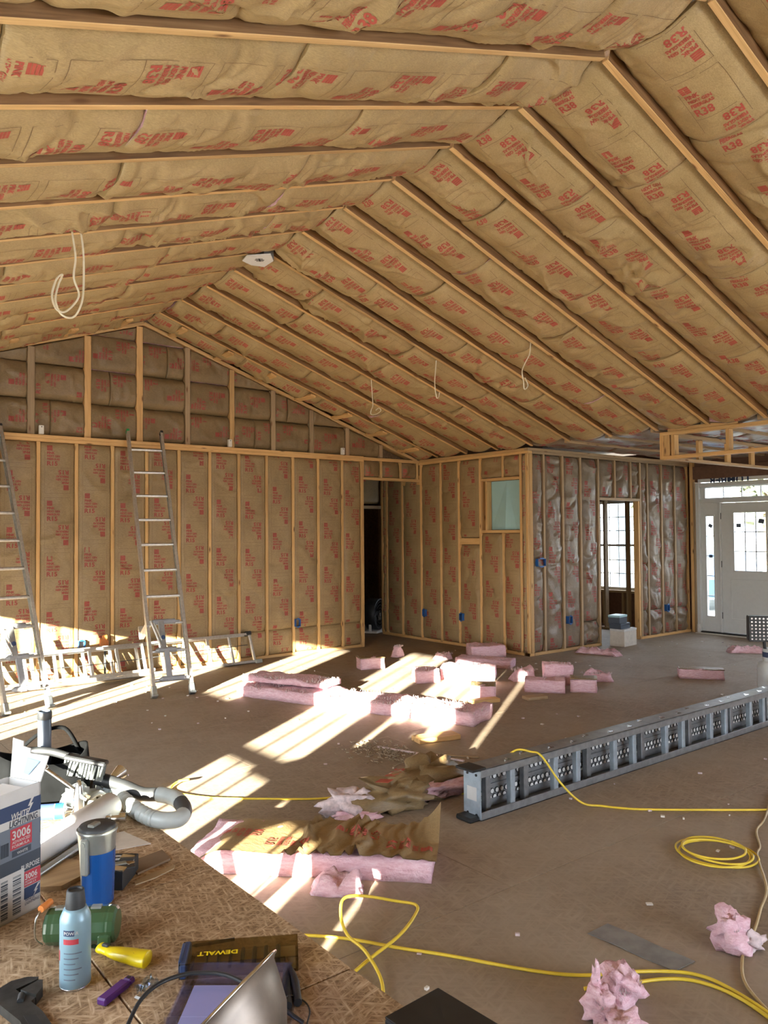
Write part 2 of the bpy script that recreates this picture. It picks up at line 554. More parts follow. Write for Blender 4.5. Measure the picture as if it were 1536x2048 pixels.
# ---------------------------------------------------------------- insulation batts with their printing
def print_block(rv, hdim):
    """2-D triangles of one printed block, x right, y up, centred at 0; returns verts, faces, line verts"""
    vs, fs = [], []
    def put(pts, faces):
        o = len(vs)
        vs.extend(pts)
        fs.extend(tuple(i + o for i in q) for q in faces)
    bw, bh = 0.23, 0.54
    y = bh / 2 - 0.025
    half = []
    def hput(pts, faces):
        half.append((pts, faces))
    s = 0.056
    n = 4
    # logo: solid square with thin pale rules left open
    for k in range(n):
        a, b = y - s + s * k / n + (0.0018 if k else 0), y - s + s * (k + 1) / n
        hput([(-bw / 2, a), (-bw / 2 + s, a), (-bw / 2 + s, b), (-bw / 2, b)], [(0, 1, 2, 3)])
    y -= s + 0.012
    for word, h, sx in (('PINK', 0.026, 1.0), ('NEXT GEN', 0.022, 0.95), ('FIBERGLAS', 0.022, 0.95)):
        y -= h
        tv, tf = text2d(word, 0.045)
        hput([(-bw / 2 + px * h * sx, y + py * h) for px, py in tv], tf)
        y -= 0.011
    h = 0.047
    y -= h + 0.002
    tv, tf = text2d(rv, 0.03)
    hput([(-bw / 2 + px * h * 1.1, y + py * h) for px, py in tv], tf)
    for pts, faces in half:
        put(pts, faces)
        put([(-a, -b) for a, b in pts], faces)
    lv, lf = [], []
    def seg(a, b):
        (x0, y0), (x1, y1) = a, b
        t = 0.0013
        nx, ny = (t, 0) if abs(x1 - x0) < 1e-6 else (0, t)
        m = 6
        for k in range(m):
            xa, ya = x0 + (x1 - x0) * k / m, y0 + (y1 - y0) * k / m
            xb, yb = x0 + (x1 - x0) * (k + 1) / m, y0 + (y1 - y0) * (k + 1) / m
            o = len(lv)
            q = [(xa - nx, ya - ny), (xb - nx, yb - ny), (xb + nx, yb + ny), (xa + nx, ya + ny)]
            area = sum(q[i][0] * q[(i + 1) % 4][1] - q[(i + 1) % 4][0] * q[i][1] for i in range(4))
            if area < 0:
                q.reverse()
            lv.extend(q)
            lf.append((o, o + 1, o + 2, o + 3))
    rx, ry = bw / 2 + 0.022, bh / 2 + 0.012
    seg((-rx, -ry), (rx, -ry)); seg((-rx, ry), (rx, ry)); seg((-rx, -ry), (-rx, ry)); seg((rx, -ry), (rx, ry))
    seg((-rx, 0), (rx, 0))
    return np.array(vs), fs, np.array(lv), lf
BLOCKS = {}

def batt(parent, O, U, V, N, W, L, rv='R38', bulge=0.06, rec=-0.05, seed=0, cell=0.025, mat='kraft', ink='red',
         creases=7, camp=0.010, wob=0.006, top=None, uoff=0.0, along='V', depth=0.10, ends=True, power=2.6, phase=None, lines=True):
    """facing sheet over U (width W) x V (length L), standing out along N; `top(u)` limits v"""
    O, U, V, N = V3(O), V3(U), V3(V), V3(N)
    rs = np.random.RandomState(seed)
    nu, nv = max(4, int(W / cell)), max(4, int(L / cell))
    u = np.linspace(0, W, nu + 1)
    vv = np.linspace(0, 1, nv + 1)
    UU, TT = np.meshgrid(u, vv, indexing='ij')
    lim = np.full(nu + 1, L) if top is None else np.clip(np.array([top(a) for a in u]), 0.004, L)
    VV = TT * lim[:, None]
    prof = 1 - np.abs(2 * UU / W - 1) ** power
    if along == 'U':
        prof = 1 - np.abs(2 * VV / L - 1) ** power
    sw = 1 + 0.35 * vnoise(VV * 2.3 + 3, UU * 2.0, seed + 5)
    H = rec + bulge * prof * sw
    H += wob * vnoise(UU * 9, VV * 6, seed + 1) + 0.5 * wob * vnoise(UU * 26, VV * 15, seed + 2)
    for _ in range(creases):
        cu_, cv_ = rs.rand() * W, rs.rand() * L
        ang = rs.normal(0, 0.55) if along == 'V' else rs.normal(math.pi / 2, 0.6)
        if rs.rand() < 0.25:
            ang += math.pi / 2
        du, dv = UU - cu_, VV - cv_
        a_ = du * math.cos(ang) + dv * math.sin(ang)
        b_ = -du * math.sin(ang) + dv * math.cos(ang) + 0.03 * np.sin(a_ * 14 + cu_ * 9)
        wdt = rs.uniform(0.012, 0.035)
        ln = rs.uniform(0.10, 0.30)
        H += camp * rs.uniform(-1, 1) * np.exp(-(b_ / wdt) ** 2 - (a_ / ln) ** 2)
    if ends:
        e = np.minimum(VV, lim[:, None] - VV)
        H -= 0.022 * np.exp(-(e / 0.03) ** 2)
    pts = (np.array(O)[None, None] + UU[..., None] * np.array(U) + VV[..., None] * np.array(V) + H[..., None] * np.array(N))
    # ragged long edges
    P = pts.reshape(-1, 3)
    idx = np.arange((nu + 1) * (nv + 1)).reshape(nu + 1, nv + 1)
    flip = U.cross(V).dot(N) < 0
    q = np.stack([idx[:-1, :-1], idx[1:, :-1], idx[1:, 1:], idx[:-1, 1:]], -1).reshape(-1, 4)
    if flip:
        q = q[:, ::-1]
    mb = MB()
    mb.v = [tuple(p) for p in P]
    mb.f = [tuple(r) for r in q.tolist()]
    mb.mi = [0] * len(mb.f)
    mb.sm = [True] * len(mb.f)
    # the body behind the facing: sides down to the batt's thickness
    skirt = 1 if rs.rand() < 0.16 else 0
    ring = list(idx[:, 0]) + list(idx[-1, 1:]) + list(idx[-2::-1, -1]) + list(idx[0, -2:0:-1])
    o = len(mb.v)
    back = np.array(O) + np.array(N) * (rec - depth)
    for r_ in ring:
        p = P[r_] - back
        p = P[r_] - np.array(N) * (p @ np.array(N))
        mb.v.append(tuple(p))
    n_ = len(ring)
    for k in range(n_):
        a, b = ring[k], ring[(k + 1) % n_]
        c, d = o + (k + 1) % n_, o + k
        mb.f.append((a, d, c, b) if not flip else (a, b, c, d))
        mb.mi.append(skirt)
        mb.sm.append(False)
    bt = obj('insulation_batt', mb, [mat, 'pink'], parent, Matrix.Identity(4))
    if rv is None:
        return bt
    # the printing follows the facing
    if rv not in BLOCKS:
        BLOCKS[rv] = print_block(rv, 0)
    tv, tf, lv, lf = BLOCKS[rv]
    def h_at(uu, v2):
        limu = np.interp(uu, u, lim)
        fi = np.clip(uu / W * nu, 0, nu - 1e-6); fj = np.clip(v2 / limu * nv, 0, nv - 1e-6)
        i, j = fi.astype(int), fj.astype(int)
        fa, fb = fi - i, fj - j
        return (H[i, j] * (1 - fa) + H[i + 1, j] * fa) * (1 - fb) + (H[i, j + 1] * (1 - fa) + H[i + 1, j + 1] * fa) * fb
    pm = MB()
    span = L if along == 'V' else W
    per = 0.61
    c = (rs.rand() * per if phase is None else phase) - 0.3
    flipx = -1 if flip else 1
    while c < span + 0.3:
        for (src, fcs, mi, off) in ((tv, tf, 0, 0.0022), (lv, lf, 1, 0.0018)):
            if mi == 1 and not lines:
                continue
            if along == 'V':
                pu = W / 2 + uoff + src[:, 0] * flipx
                pv = c + src[:, 1]
            else:
                pu = c - src[:, 1]
                pv = L / 2 + uoff + src[:, 0] * flipx
            limu = np.interp(pu, u, lim)
            ok = (pu > 0.006) & (pu < W - 0.006) & (pv > 0.008) & (pv < limu - 0.008)
            keep = [q_ for q_ in fcs if all(ok[i_] for i_ in q_)]
            if not keep:
                continue
            used = sorted({i_ for q_ in keep for i_ in q_})
            mp_ = {a: b for b, a in enumerate(used)}
            uu, v2 = pu[used], pv[used]
            hh = h_at(uu, v2) + off
            pp = np.array(O) + uu[:, None] * np.array(U) + v2[:, None] * np.array(V) + hh[:, None] * np.array(N)
            pm.add([tuple(x) for x in pp], [tuple(mp_[i_] for i_ in q_) for q_ in keep], mi)
        c += per
    if pm.v:
        obj('printed_lettering', pm, [ink, 'line'], bt, Matrix.Identity(4))
    return bt

# ---------------------------------------------------------------- measures of the house
S24, S16 = 0.6096, 0.4064
XR, ZR = 3.56, 4.181          # underside of rafters at the ridge
PITCHR = 1.0 / 3.0
YG, H_PL = 9.04, 2.735        # gable wall face, wall plate top
X1, Y1, X2 = 7.87, 6.877, 11.765
XL = -0.75                    # face of the wall with the garden windows
Y_R0 = 8.6304                 # first rafter from the gable
Y_BACK = -3.6
NRAF = 20
SL = math.atan(PITCHR)
def roof_z(x):
    return ZR - PITCHR * abs(x - XR)
EAVE_Z = roof_z(X1)

# ---------------------------------------------------------------- floor
floor = struct('floor', 'dusty brown subfloor of large sheets')
sheet_cache = {}
yy, row = Y_BACK, 0
while yy < 13.0:
    xx = -0.95 - (1.22 if row % 2 else 0)
    while xx < 12.0:
        xa, xb = max(xx, -0.95), min(xx + 2.44, 12.0)
        if xb - xa > 0.02:
            w = round(xb - xa, 3)
            if w not in sheet_cache:
                sheet_cache[w] = mesh_of('subfloor_panel', MB().box((0, 0, -0.01), (w - 0.003, 1.22 - 0.003, 0.02), ch=0.0015), 'floor')
            o = bpy.data.objects.new('subfloor_panel', sheet_cache[w])
            COL.objects.link(o)
            place(o, Matrix.Translation(((xa + xb) / 2, yy + 0.61, RND.uniform(-0.0006, 0))), floor)
        xx += 2.44
    yy += 1.22
    row += 1
obj('joist_deck', MB().box((5.525, 4.7, -0.06), (12.95, 16.7, 0.06)), 'sheath', floor)

# ---------------------------------------------------------------- vaulted ceiling
ceil = struct('ceiling', 'vaulted rafter ceiling packed with paper-faced insulation')
RT, RW = 0.04, 0.235
for k in range(NRAF):
    y = Y_R0 - S24 * k
    for sgn in (-1, 1):
        xe = XR + sgn * 4.31
        nrm = V3((sgn * math.sin(SL), 0, math.cos(SL)))   # up and outward
        off = nrm * (RW / 2)
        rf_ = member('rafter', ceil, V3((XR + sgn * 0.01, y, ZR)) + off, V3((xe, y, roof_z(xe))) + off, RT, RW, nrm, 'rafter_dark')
        rf_.data.materials.append(M['rafter_side'])     # broad faces use a darker wood than the edges
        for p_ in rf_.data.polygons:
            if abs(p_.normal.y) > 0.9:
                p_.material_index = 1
member('ridge_beam', ceil, (XR, Y_R0 + 0.5, ZR + 0.21), (XR, Y_BACK, ZR + 0.21), 0.045, 0.30, (0, 0, 1), 'wood_grey')
for sgn in (-1, 1):
    mb = MB()
    n_ = V3((sgn * math.sin(SL), 0, math.cos(SL)))
    a, b = V3((XR, 0, ZR)) + n_ * 0.26, V3((XR + sgn * 4.9, 0, roof_z(XR + 4.9))) + n_ * 0.26
    for yq in (0,):
        mb.add([(a.x, Y_BACK - 0.4, a.z), (b.x, Y_BACK - 0.4, b.z), (b.x, 13.2, b.z), (a.x, 13.2, a.z),
                (a.x, Y_BACK - 0.4, a.z + 0.05), (b.x, Y_BACK - 0.4, b.z + 0.05), (b.x, 13.2, b.z + 0.05), (a.x, 13.2, a.z + 0.05)],
               [(0, 1, 2, 3), (7, 6, 5, 4), (0, 4, 5, 1), (1, 5, 6, 2), (2, 6, 7, 3), (3, 7, 4, 0)])
    obj('roof_deck', mb, 'roofing', ceil)

slope_len = 4.31 / math.cos(SL)
sd = 100
for sgn in (-1, 1):
    N_ = V3((-sgn * math.sin(SL), 0, -math.cos(SL)))
    V_ = V3((sgn * math.cos(SL), 0, -math.sin(SL)))
    for k in range(-1, NRAF - 1):
        if k == -1:
            y1, y0 = YG + 0.10, Y_R0 + RT / 2
        else:
            y1, y0 = Y_R0 - S24 * k - RT / 2, Y_R0 - S24 * (k + 1) + RT / 2
        if y1 < (1.4 if sgn > 0 else 1.0):
            big = True
        else:
            big = False
        W = y1 - y0 - 0.006
        s = 0.0
        cuts = [s]
        first = RND.uniform(0.55, 1.25)
        t = s + first
        while t < slope_len - 0.35:
            cuts.append(t)
            t += RND.uniform(1.16, 1.24)
        cuts.append(slope_len - 0.02)
        uo = -0.03 if sgn > 0 else 0.0
        for a, b in zip(cuts[:-1], cuts[1:]):
            sd += 1
            O_ = V3((XR, y0 + 0.003, ZR)) + V_ * (a + 0.002)
            if big:
                batt(ceil, O_, (0, 1, 0), V_, N_, W, b - a - 0.004, None, 0.06, -0.045, sd, 0.08, creases=2)
            else:
                near = y0 < 6.0
                batt(ceil, O_, (0, 1, 0), V_, N_, W, b - a - 0.004, 'R38', RND.uniform(0.085, 0.11) if sgn > 0 else RND.uniform(0.07, 0.095), RND.uniform(-0.072, -0.058) if sgn > 0 else RND.uniform(-0.052, -0.036), sd,
                     0.02 if near else 0.03, creases=RND.randint(12, 24), camp=RND.choice([0.018, 0.022, 0.036]), wob=0.011, uoff=uo, phase=RND.uniform(0.28, 0.5), power=2.2)

# ---------------------------------------------------------------- gable wall
wb = struct('wall_back', 'gable end wall framed in timber with paper-faced insulation')
DW = 0.089
xs0 = 2.3632
xe_g = xs0 + S16 * 11 - 0.06       # end of the lower wall at the doorway
studs_x = [xs0 + S16 * i for i in range(-7, 11)]
yc = YG + DW / 2
for x in studs_x:
    member('stud', wb, (x, yc, 0.038), (x, yc, H_PL - 0.076), 0.038, DW, (0, 1, 0), 'wood')
member('stud', wb, (xe_g + 0.0, yc, 0.0), (xe_g + 0.0, yc, H_PL - 0.076), 0.05, DW + 0.01, (0, 1, 0), 'wood')
member('bottom_plate', wb, (XL, yc, 0.019), (xe_g, yc, 0.019), DW, 0.038, (0, 0, 1), 'wood')
member('top_plate', wb, (XL, yc, H_PL - 0.057), (xe_g + 0.03, yc, H_PL - 0.057), DW + 0.004, 0.036, (0, 0, 1), 'wood')
member('top_plate', wb, (XL, yc, H_PL - 0.019), (xe_g + 0.03, yc, H_PL - 0.019), DW + 0.008, 0.038, (0, 0, 1), 'wood')
bays = [(a + 0.019, b - 0.019) for a, b in zip(studs_x, studs_x[1:] + [xe_g - 0.006])]
for i, (a, b) in enumerate(bays):
    if b < 1.2:
        continue
    cut = RND.choice([0.0, 0.0, 0.36, 0.40]) if i < 13 else 0.36
    z0 = 0.04
    if cut:
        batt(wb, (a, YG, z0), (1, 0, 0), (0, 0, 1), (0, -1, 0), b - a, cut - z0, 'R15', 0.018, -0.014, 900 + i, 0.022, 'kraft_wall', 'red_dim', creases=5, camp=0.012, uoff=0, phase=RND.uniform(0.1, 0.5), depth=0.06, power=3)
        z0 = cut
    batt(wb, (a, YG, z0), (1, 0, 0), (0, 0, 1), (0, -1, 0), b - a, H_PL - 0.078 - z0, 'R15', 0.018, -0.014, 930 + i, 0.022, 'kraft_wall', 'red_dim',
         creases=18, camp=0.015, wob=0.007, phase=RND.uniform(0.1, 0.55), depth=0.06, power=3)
# doorway header and short studs over it
member('header_plate', wb, (xe_g - 0.02, yc, 2.42), (X1, yc, 2.42), DW, 0.038, (0, 0, 1), 'wood')
member('top_plate', wb, (xe_g + 0.03, yc, H_PL - 0.03), (X1, yc, H_PL - 0.03), DW, 0.045, (0, 0, 1), 'wood')
cr = [xe_g + 0.02, 7.13, 7.5, 7.83]
for x in cr:
    member('cripple_stud', wb, (x, yc, 2.44), (x, yc, H_PL - 0.052), 0.038, DW, (0, 1, 0), 'wood')
for i, (a, b) in enumerate(zip(cr[:-1], cr[1:])):
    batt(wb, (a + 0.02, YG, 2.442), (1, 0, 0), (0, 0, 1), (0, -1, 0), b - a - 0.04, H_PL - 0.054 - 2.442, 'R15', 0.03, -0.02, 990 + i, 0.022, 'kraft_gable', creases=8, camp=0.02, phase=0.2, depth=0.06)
# gable framing above the plate
gx = [2.293 + 0.6072 * i for i in range(-4, 9)]
YU = YG + 0.03
ycu = YU + 0.07
for i, x in enumerate(gx):
    zt = roof_z(x) - 0.055
    if zt - H_PL > 0.06:
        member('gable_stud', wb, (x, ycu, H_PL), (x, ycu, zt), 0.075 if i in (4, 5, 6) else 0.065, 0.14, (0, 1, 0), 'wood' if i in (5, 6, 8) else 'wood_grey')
for sgn in (-1, 1):
    nrm = V3((sgn * math.sin(SL), 0, math.cos(SL)))
    xe = XR + sgn * 4.29
    member('gable_plate', wb, V3((XR, ycu, ZR - 0.025)), V3((xe, ycu, roof_z(xe) - 0.025)), 0.14, 0.042, nrm, 'wood')
    # ladder blocks between the gable plate and the first rafter
    for j in range(1, 8):
        d = 0.33 + 0.6 * (j - 1)
        if d > 4.2:
            continue
        x = XR + sgn * d
        p = V3((x, 0, roof_z(x) - 0.022))
        member('lookout_block', ceil, (p.x, YU - 0.01, p.z), (p.x, Y_R0 + RT / 2, p.z), 0.085, 0.03, nrm, 'wood')
rows = [H_PL + 0.004 + 0.40 * i for i in range(5)]
sd = 1200
for i, (a, b) in enumerate(zip(gx[:-1], gx[1:])):
    if b < 0.9:
        continue
    xa, xb = a + 0.036, b - 0.036
    for r, z0 in enumerate(rows):
        z1 = z0 + 0.396
        tp = lambda u_, xa=xa, z0=z0: roof_z(xa + u_) - 0.06 - z0
        if max(tp(0), tp(xb - xa), tp(XR - xa) if xa < XR < xb else -1) < 0.05:
            continue
        parts = [(xa, xb)]
        if (i * 5 + r * 3) % 4 == 0 and r < 3:
            m_ = xa + (xb - xa) * RND.uniform(0.3, 0.6)
            parts = [(xa, m_), (m_ + 0.004, xb)]
        for (pa, pb) in parts:
            sd += 1
            tp2 = lambda u_, pa=pa, z0=z0: roof_z(pa + u_) - 0.06 - z0
            clipped = min(tp2(0), tp2(pb - pa)) < 0.396
            batt(wb, (pa, YU + 0.012, z0), (1, 0, 0), (0, 0, 1), (0, -1, 0), pb - pa, z1 - z0, 'R19', 0.035, -0.03, sd, 0.024, 'kraft_gable', 'red_dim',
                 creases=9, camp=0.016, wob=0.01, top=tp2 if clipped else None, along='U', depth=0.06, phase=RND.uniform(0.2, 0.6), power=4, ends=not clipped, uoff=RND.choice([-0.03, 0.04]))
    # space left above the last row to the ridge is closed by the sheathing behind
mb = MB()
mb.box(((XL + xe_g) / 2 - 0.05, YG + 0.125, H_PL / 2), (xe_g - XL + 0.1, 0.02, H_PL))
mb.box(((xe_g + X1) / 2, YG + 0.125, (2.44 + H_PL) / 2), (X1 - xe_g, 0.02, H_PL - 2.44))
Xg = Matrix.Translation((0, YG + 0.20, 0)) @ Matrix.Rotation(math.pi / 2, 4, 'X')
mb.prism([(XL - 0.2, H_PL - 0.1), (X1 + 0.2, H_PL - 0.1), (X1 + 0.2, roof_z(X1 + 0.2) + 0.2), (XR, ZR + 0.25), (XL - 0.2, roof_z(XL - 0.2) + 0.2)], -0.01, 0.01, 0, Xg)
obj('sheathing', mb, 'sheath', wb)

# ---------------------------------------------------------------- inner side wall (x = X1) and inner front wall (y = Y1)
ws = struct('wall_side', 'inner stud wall with small high opening')
xc = X1 + DW / 2
NIX0, NIX1, NIZ0, NIZ1 = 7.06, 7.60, 1.655, 2.33   # opening (y range, z range)
st_y = [9.98, 9.86, 9.47, 9.02, 8.575, 8.19, 7.76, 7.33, 7.01, 6.905]
def side_stud(y, z0, z1, mat='wood'):
    member('stud', ws, (xc, y, z0), (xc, y, z1), 0.038, DW, (1, 0, 0), mat)
for y in st_y:
    if abs(y - 7.33) < 0.01:
        side_stud(y, 0.038, NIZ0 - 0.04); side_stud(y, NIZ1 + 0.04, H_PL - 0.076)
    else:
        side_stud(y, 0.038, H_PL - 0.076)
side_stud(7.64, NIZ0, NIZ1)
member('sill_plate', ws, (xc, 7.03, NIZ0 - 0.02), (xc, 7.74, NIZ0 - 0.02), DW, 0.038, (0, 0, 1), 'wood')
member('sill_plate', ws, (xc, 7.03, NIZ1 + 0.02), (xc, 7.74, NIZ1 + 0.02), DW, 0.038, (0, 0, 1), 'wood')
member('blocking', ws, (X1 + 0.02, 7.78, 1.50), (X1 + 0.02, 8.17, 1.50), 0.038, 0.09, (0, 0, 1), 'wood')
member('blocking', ws, (X1 + 0.02, 9.04, 2.43), (X1 + 0.02, 9.45, 2.43), 0.038, 0.14, (0, 0, 1), 'wood')
member('bottom_plate', ws, (xc, 9.98, 0.019), (xc, Y1, 0.019), DW, 0.038, (0, 0, 1), 'wood')
member('top_plate', ws, (xc, 9.98, H_PL - 0.057), (xc, Y1, H_PL - 0.057), DW + 0.002, 0.036, (0, 0, 1), 'wood')
member('top_plate', ws, (xc, YG, H_PL - 0.019), (xc, Y1 + 0.06, H_PL - 0.019), DW + 0.006, 0.038, (0, 0, 1), 'wood')
for i, (a, b) in enumerate(zip(st_y[:-1], st_y[1:])):
    lo, hi = b + 0.019, a - 0.019
    W = hi - lo
    if W < 0.05:
        continue
    kw = dict(seed=1400 + i, cell=0.022, mat='kraft_wall', ink='red_dim', creases=16, camp=0.015, depth=0.06, power=3, bulge=0.018, rec=-0.014)
    def bb(z0, z1, ph, n=0):
        batt(ws, (X1, hi, z0), (0, -1, 0), (0, 0, 1), (-1, 0, 0), W, z1 - z0, 'R15', phase=ph, **{**kw, 'seed': kw['seed'] + n})
    if i == 6 or i == 7:     # bays 8.19-7.76 and 7.76-7.33
        pass
    if abs(a - 8.19) < 0.01:
        bb(0.04, 1.45, 0.3); bb(1.55, H_PL - 0.08, 0.1, 50)
    elif a in (7.76, 7.33):
        bb(0.04, NIZ0 - 0.045, RND.uniform(0.2, 0.5)); bb(NIZ1 + 0.045, H_PL - 0.08, 0.15, 50)
    else:
        bb(0.04, H_PL - 0.08, RND.uniform(0.1, 0.5))
mb = MB()
mb.box((X1 + 0.095, (9.98 + 7.66) / 2, H_PL / 2), (0.012, 2.32, H_PL))
mb.box((X1 + 0.095, (7.66 + Y1) / 2, NIZ0 / 2 - 0.02), (0.012, 7.66 - Y1, NIZ0 - 0.04))
mb.box((X1 + 0.095, (7.66 + Y1) / 2, (NIZ1 + H_PL) / 2 + 0.02), (0.012, 7.66 - Y1, H_PL - NIZ1 - 0.04))
obj('sheathing', mb, 'sheath', ws)

# teal sheet folded inside the small opening
mb = MB()
ya, yb_ = 7.615, 7.04
ym = (ya + yb_) / 2 - 0.01
zz0, zz1 = NIZ0 + 0.005, NIZ1 - 0.005
x_in, x_out = X1 + 0.085, X1 + 0.030
mb.add([(x_in, ya, zz0), (x_in, ya, zz1), (x_out, ym, zz0), (x_in - 0.01, ym, zz1), (x_in, yb_, zz0), (x_in, yb_, zz1), (x_in - 0.02, ya - 0.1, zz0), (x_in - 0.02, yb_ + 0.1, zz0)],
       [(0, 6, 3, 1), (6, 2, 3), (2, 7, 3), (7, 4, 5, 3)])
mb.add([(x_in + 0.004, ya, zz0), (x_in + 0.004, yb_, zz0), (x_in + 0.004, yb_, zz1), (x_in + 0.004, ya, zz1)], [(0, 1, 2, 3)])
tag(obj('plastic_sheet', mb, 'teal'), 'pale teal sheet folded in the small high wall opening', 'sheet')

wf = struct('wall_front_inner', 'inner stud wall beside the entry with doorway')
yf = Y1 + DW / 2
OP0, OP1, OPZ = 9.40, 10.39, 2.075
fx = [7.93, 8.192, 8.588, 8.975, OP0 - 0.02, OP1 + 0.02, 10.60, 10.98, 11.35, 11.72]
for x in fx:
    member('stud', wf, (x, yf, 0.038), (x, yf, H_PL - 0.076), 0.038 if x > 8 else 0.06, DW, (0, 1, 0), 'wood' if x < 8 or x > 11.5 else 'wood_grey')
member('stud', wf, (OP1 - 0.03, yf, 0.0), (OP1 - 0.03, yf, OPZ), 0.04, DW, (0, 1, 0), 'wood')
member('header_plate', wf, (OP0, yf, OPZ + 0.02), (OP1, yf, OPZ + 0.02), DW, 0.038, (0, 0, 1), 'wood_grey')
for x in (9.774, 10.172):
    member('cripple_stud', wf, (x, yf, OPZ + 0.04), (x, yf, H_PL - 0.076), 0.038, DW, (0, 1, 0), 'wood_grey')
member('bottom_plate', wf, (X1, yf, 0.019), (OP0, yf, 0.019), DW, 0.038, (0, 0, 1), 'wood')
member('bottom_plate', wf, (OP1, yf, 0.019), (X2, yf, 0.019), DW, 0.038, (0, 0, 1), 'wood')
member('top_plate', wf, (X1, yf, H_PL - 0.057), (X2, yf, H_PL - 0.057), DW, 0.036, (0, 0, 1), 'wood_grey')
member('top_plate', wf, (X1, yf, H_PL - 0.019), (X2, yf, H_PL - 0.019), DW + 0.004, 0.038, (0, 0, 1), 'wood_grey')
fb = [(fx[i], fx[i + 1], 0.04, H_PL - 0.08) for i in (0, 1, 2, 3, 5, 6, 7, 8)]
fb += [(OP0 - 0.01, 9.774, OPZ + 0.042, H_PL - 0.08), (9.774, 10.172, OPZ + 0.042, H_PL - 0.08), (10.172, OP1, OPZ + 0.042, H_PL - 0.08)]
for i, (a, b, z0, z1) in enumerate(fb):
    W = b - a - 0.042
    if W < 0.08:
        continue
    zs = [z0, z1]
    if a > 10.4:
        zs = [z0, 0.42, z1]
    elif i == 3:
        zs = [z0, 0.36, z1]
    for n_, (za, zb) in enumerate(zip(zs[:-1], zs[1:])):
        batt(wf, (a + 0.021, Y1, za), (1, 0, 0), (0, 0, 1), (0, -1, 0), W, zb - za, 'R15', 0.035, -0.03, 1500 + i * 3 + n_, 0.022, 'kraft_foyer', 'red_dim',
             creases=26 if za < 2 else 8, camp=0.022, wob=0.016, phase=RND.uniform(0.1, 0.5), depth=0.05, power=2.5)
mb = MB()
mb.box(((X1 + OP0) / 2, Y1 + 0.097, H_PL / 2), (OP0 - X1, 0.012, H_PL))
mb.box(((X2 + OP1) / 2, Y1 + 0.097, H_PL / 2), (X2 - OP1, 0.012, H_PL))
mb.box(((OP0 + OP1) / 2, Y1 + 0.097, (OPZ + 0.04 + H_PL) / 2), (OP1 - OP0, 0.012, H_PL - OPZ - 0.04))
obj('sheathing', mb, 'sheath', wf)

# ---------------------------------------------------------------- flat ceiling over the entry and other rooms
cf = struct('ceiling_entry', 'flat insulated ceiling over the entry')
for j in range(11):
    y1 = Y1 - 0.02 - S24 * j
    y0 = y1 - S24 + 0.045
    if y1 < -1:
        break
    member('joist', cf, (X1 + 0.02, y0 - 0.02, H_PL + 0.1), (X2, y0 - 0.02, H_PL + 0.1), 0.04, 0.19, (0, 0, 1), 'wood_grey')
    for a, b in ((X1 - 0.02, 9.1), (9.1, 10.35), (10.35, X2)):
        batt(cf, (a, y0, H_PL + 0.02), (0, 1, 0), (1, 0, 0), (0, 0, -1), y1 - y0, b - a - 0.004, 'R38' if y0 > 3 else None, 0.05, -0.03, 1700 + j * 5 + int(a), 0.04, 'kraft_foyer', 'red_dim', creases=8, camp=0.02, depth=0.1, phase=RND.uniform(0.1, 0.5), lines=False)
obj('deck', MB().box((10.2, 4.5, H_PL + 0.3), (5.0, 17.0, 0.04)).box((4, 11.3, H_PL + 0.24), (8.6, 4.0, 0.04)), 'roofing', cf)

# dropped soffit frame
sf = struct('trim_1', 'open timber soffit frame hanging under the flat ceiling')
SY, SZ0, SZ1 = 4.945, 2.42, 2.725
def sm(p0, p1, t=0.038, w=0.038, up=(0, 0, 1), name='soffit_rail', mat='wood'):
    return member(name, sf, p0, p1, t, w, up, mat)
sm((X1 + 0.045, SY, SZ1 - 0.019), (X1 + 0.045, -1.5, SZ1 - 0.019), 0.09, 0.038)
sm((X1 + 0.045, SY - 0.1, SZ1 + 0.02), (X1 + 0.045, SY - 0.9, SZ1 + 0.02), 0.09, 0.036)
sm((X1 + 0.045, SY, SZ0 + 0.019), (X1 + 0.045, -1.5, SZ0 + 0.019), 0.09, 0.038)
sm((X1 + 0.045, SY - 0.02, SZ0), (X1 + 0.045, SY - 0.02, SZ1 - 0.038), 0.04, 0.09, (1, 0, 0), 'soffit_post')
sm((X1 + 0.045, SY - 0.16, SZ0 + 0.038), (X1 + 0.045, SY - 0.16, SZ1 - 0.038), 0.04, 0.09, (1, 0, 0), 'soffit_post')
sm((X1 + 0.02, SY - 0.07, SZ0 + 0.038), (X1 + 0.02, SY - 0.07, SZ1 - 0.038), 0.10, 0.03, (1, 0, 0), 'soffit_post')
for y in (4.16, 3.55, 2.94, 2.33, 1.72):
    sm((X1 + 0.045, y, SZ0 + 0.038), (X1 + 0.045, y, SZ1 - 0.038), 0.038, 0.09, (1, 0, 0), 'soffit_post')
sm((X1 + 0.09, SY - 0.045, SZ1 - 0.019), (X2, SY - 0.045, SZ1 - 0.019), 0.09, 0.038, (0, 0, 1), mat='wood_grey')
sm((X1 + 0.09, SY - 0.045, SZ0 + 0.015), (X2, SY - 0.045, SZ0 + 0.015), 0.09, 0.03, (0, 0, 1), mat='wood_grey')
for x in (8.65, 9.3, 9.9, 10.5, 11.1):
    sm((x, SY - 0.03, SZ0 - 0.0 + 0.03), (x, SY - 0.03, SZ1 - 0.04), 0.09, 0.038, (0, 1, 0), 'soffit_post')

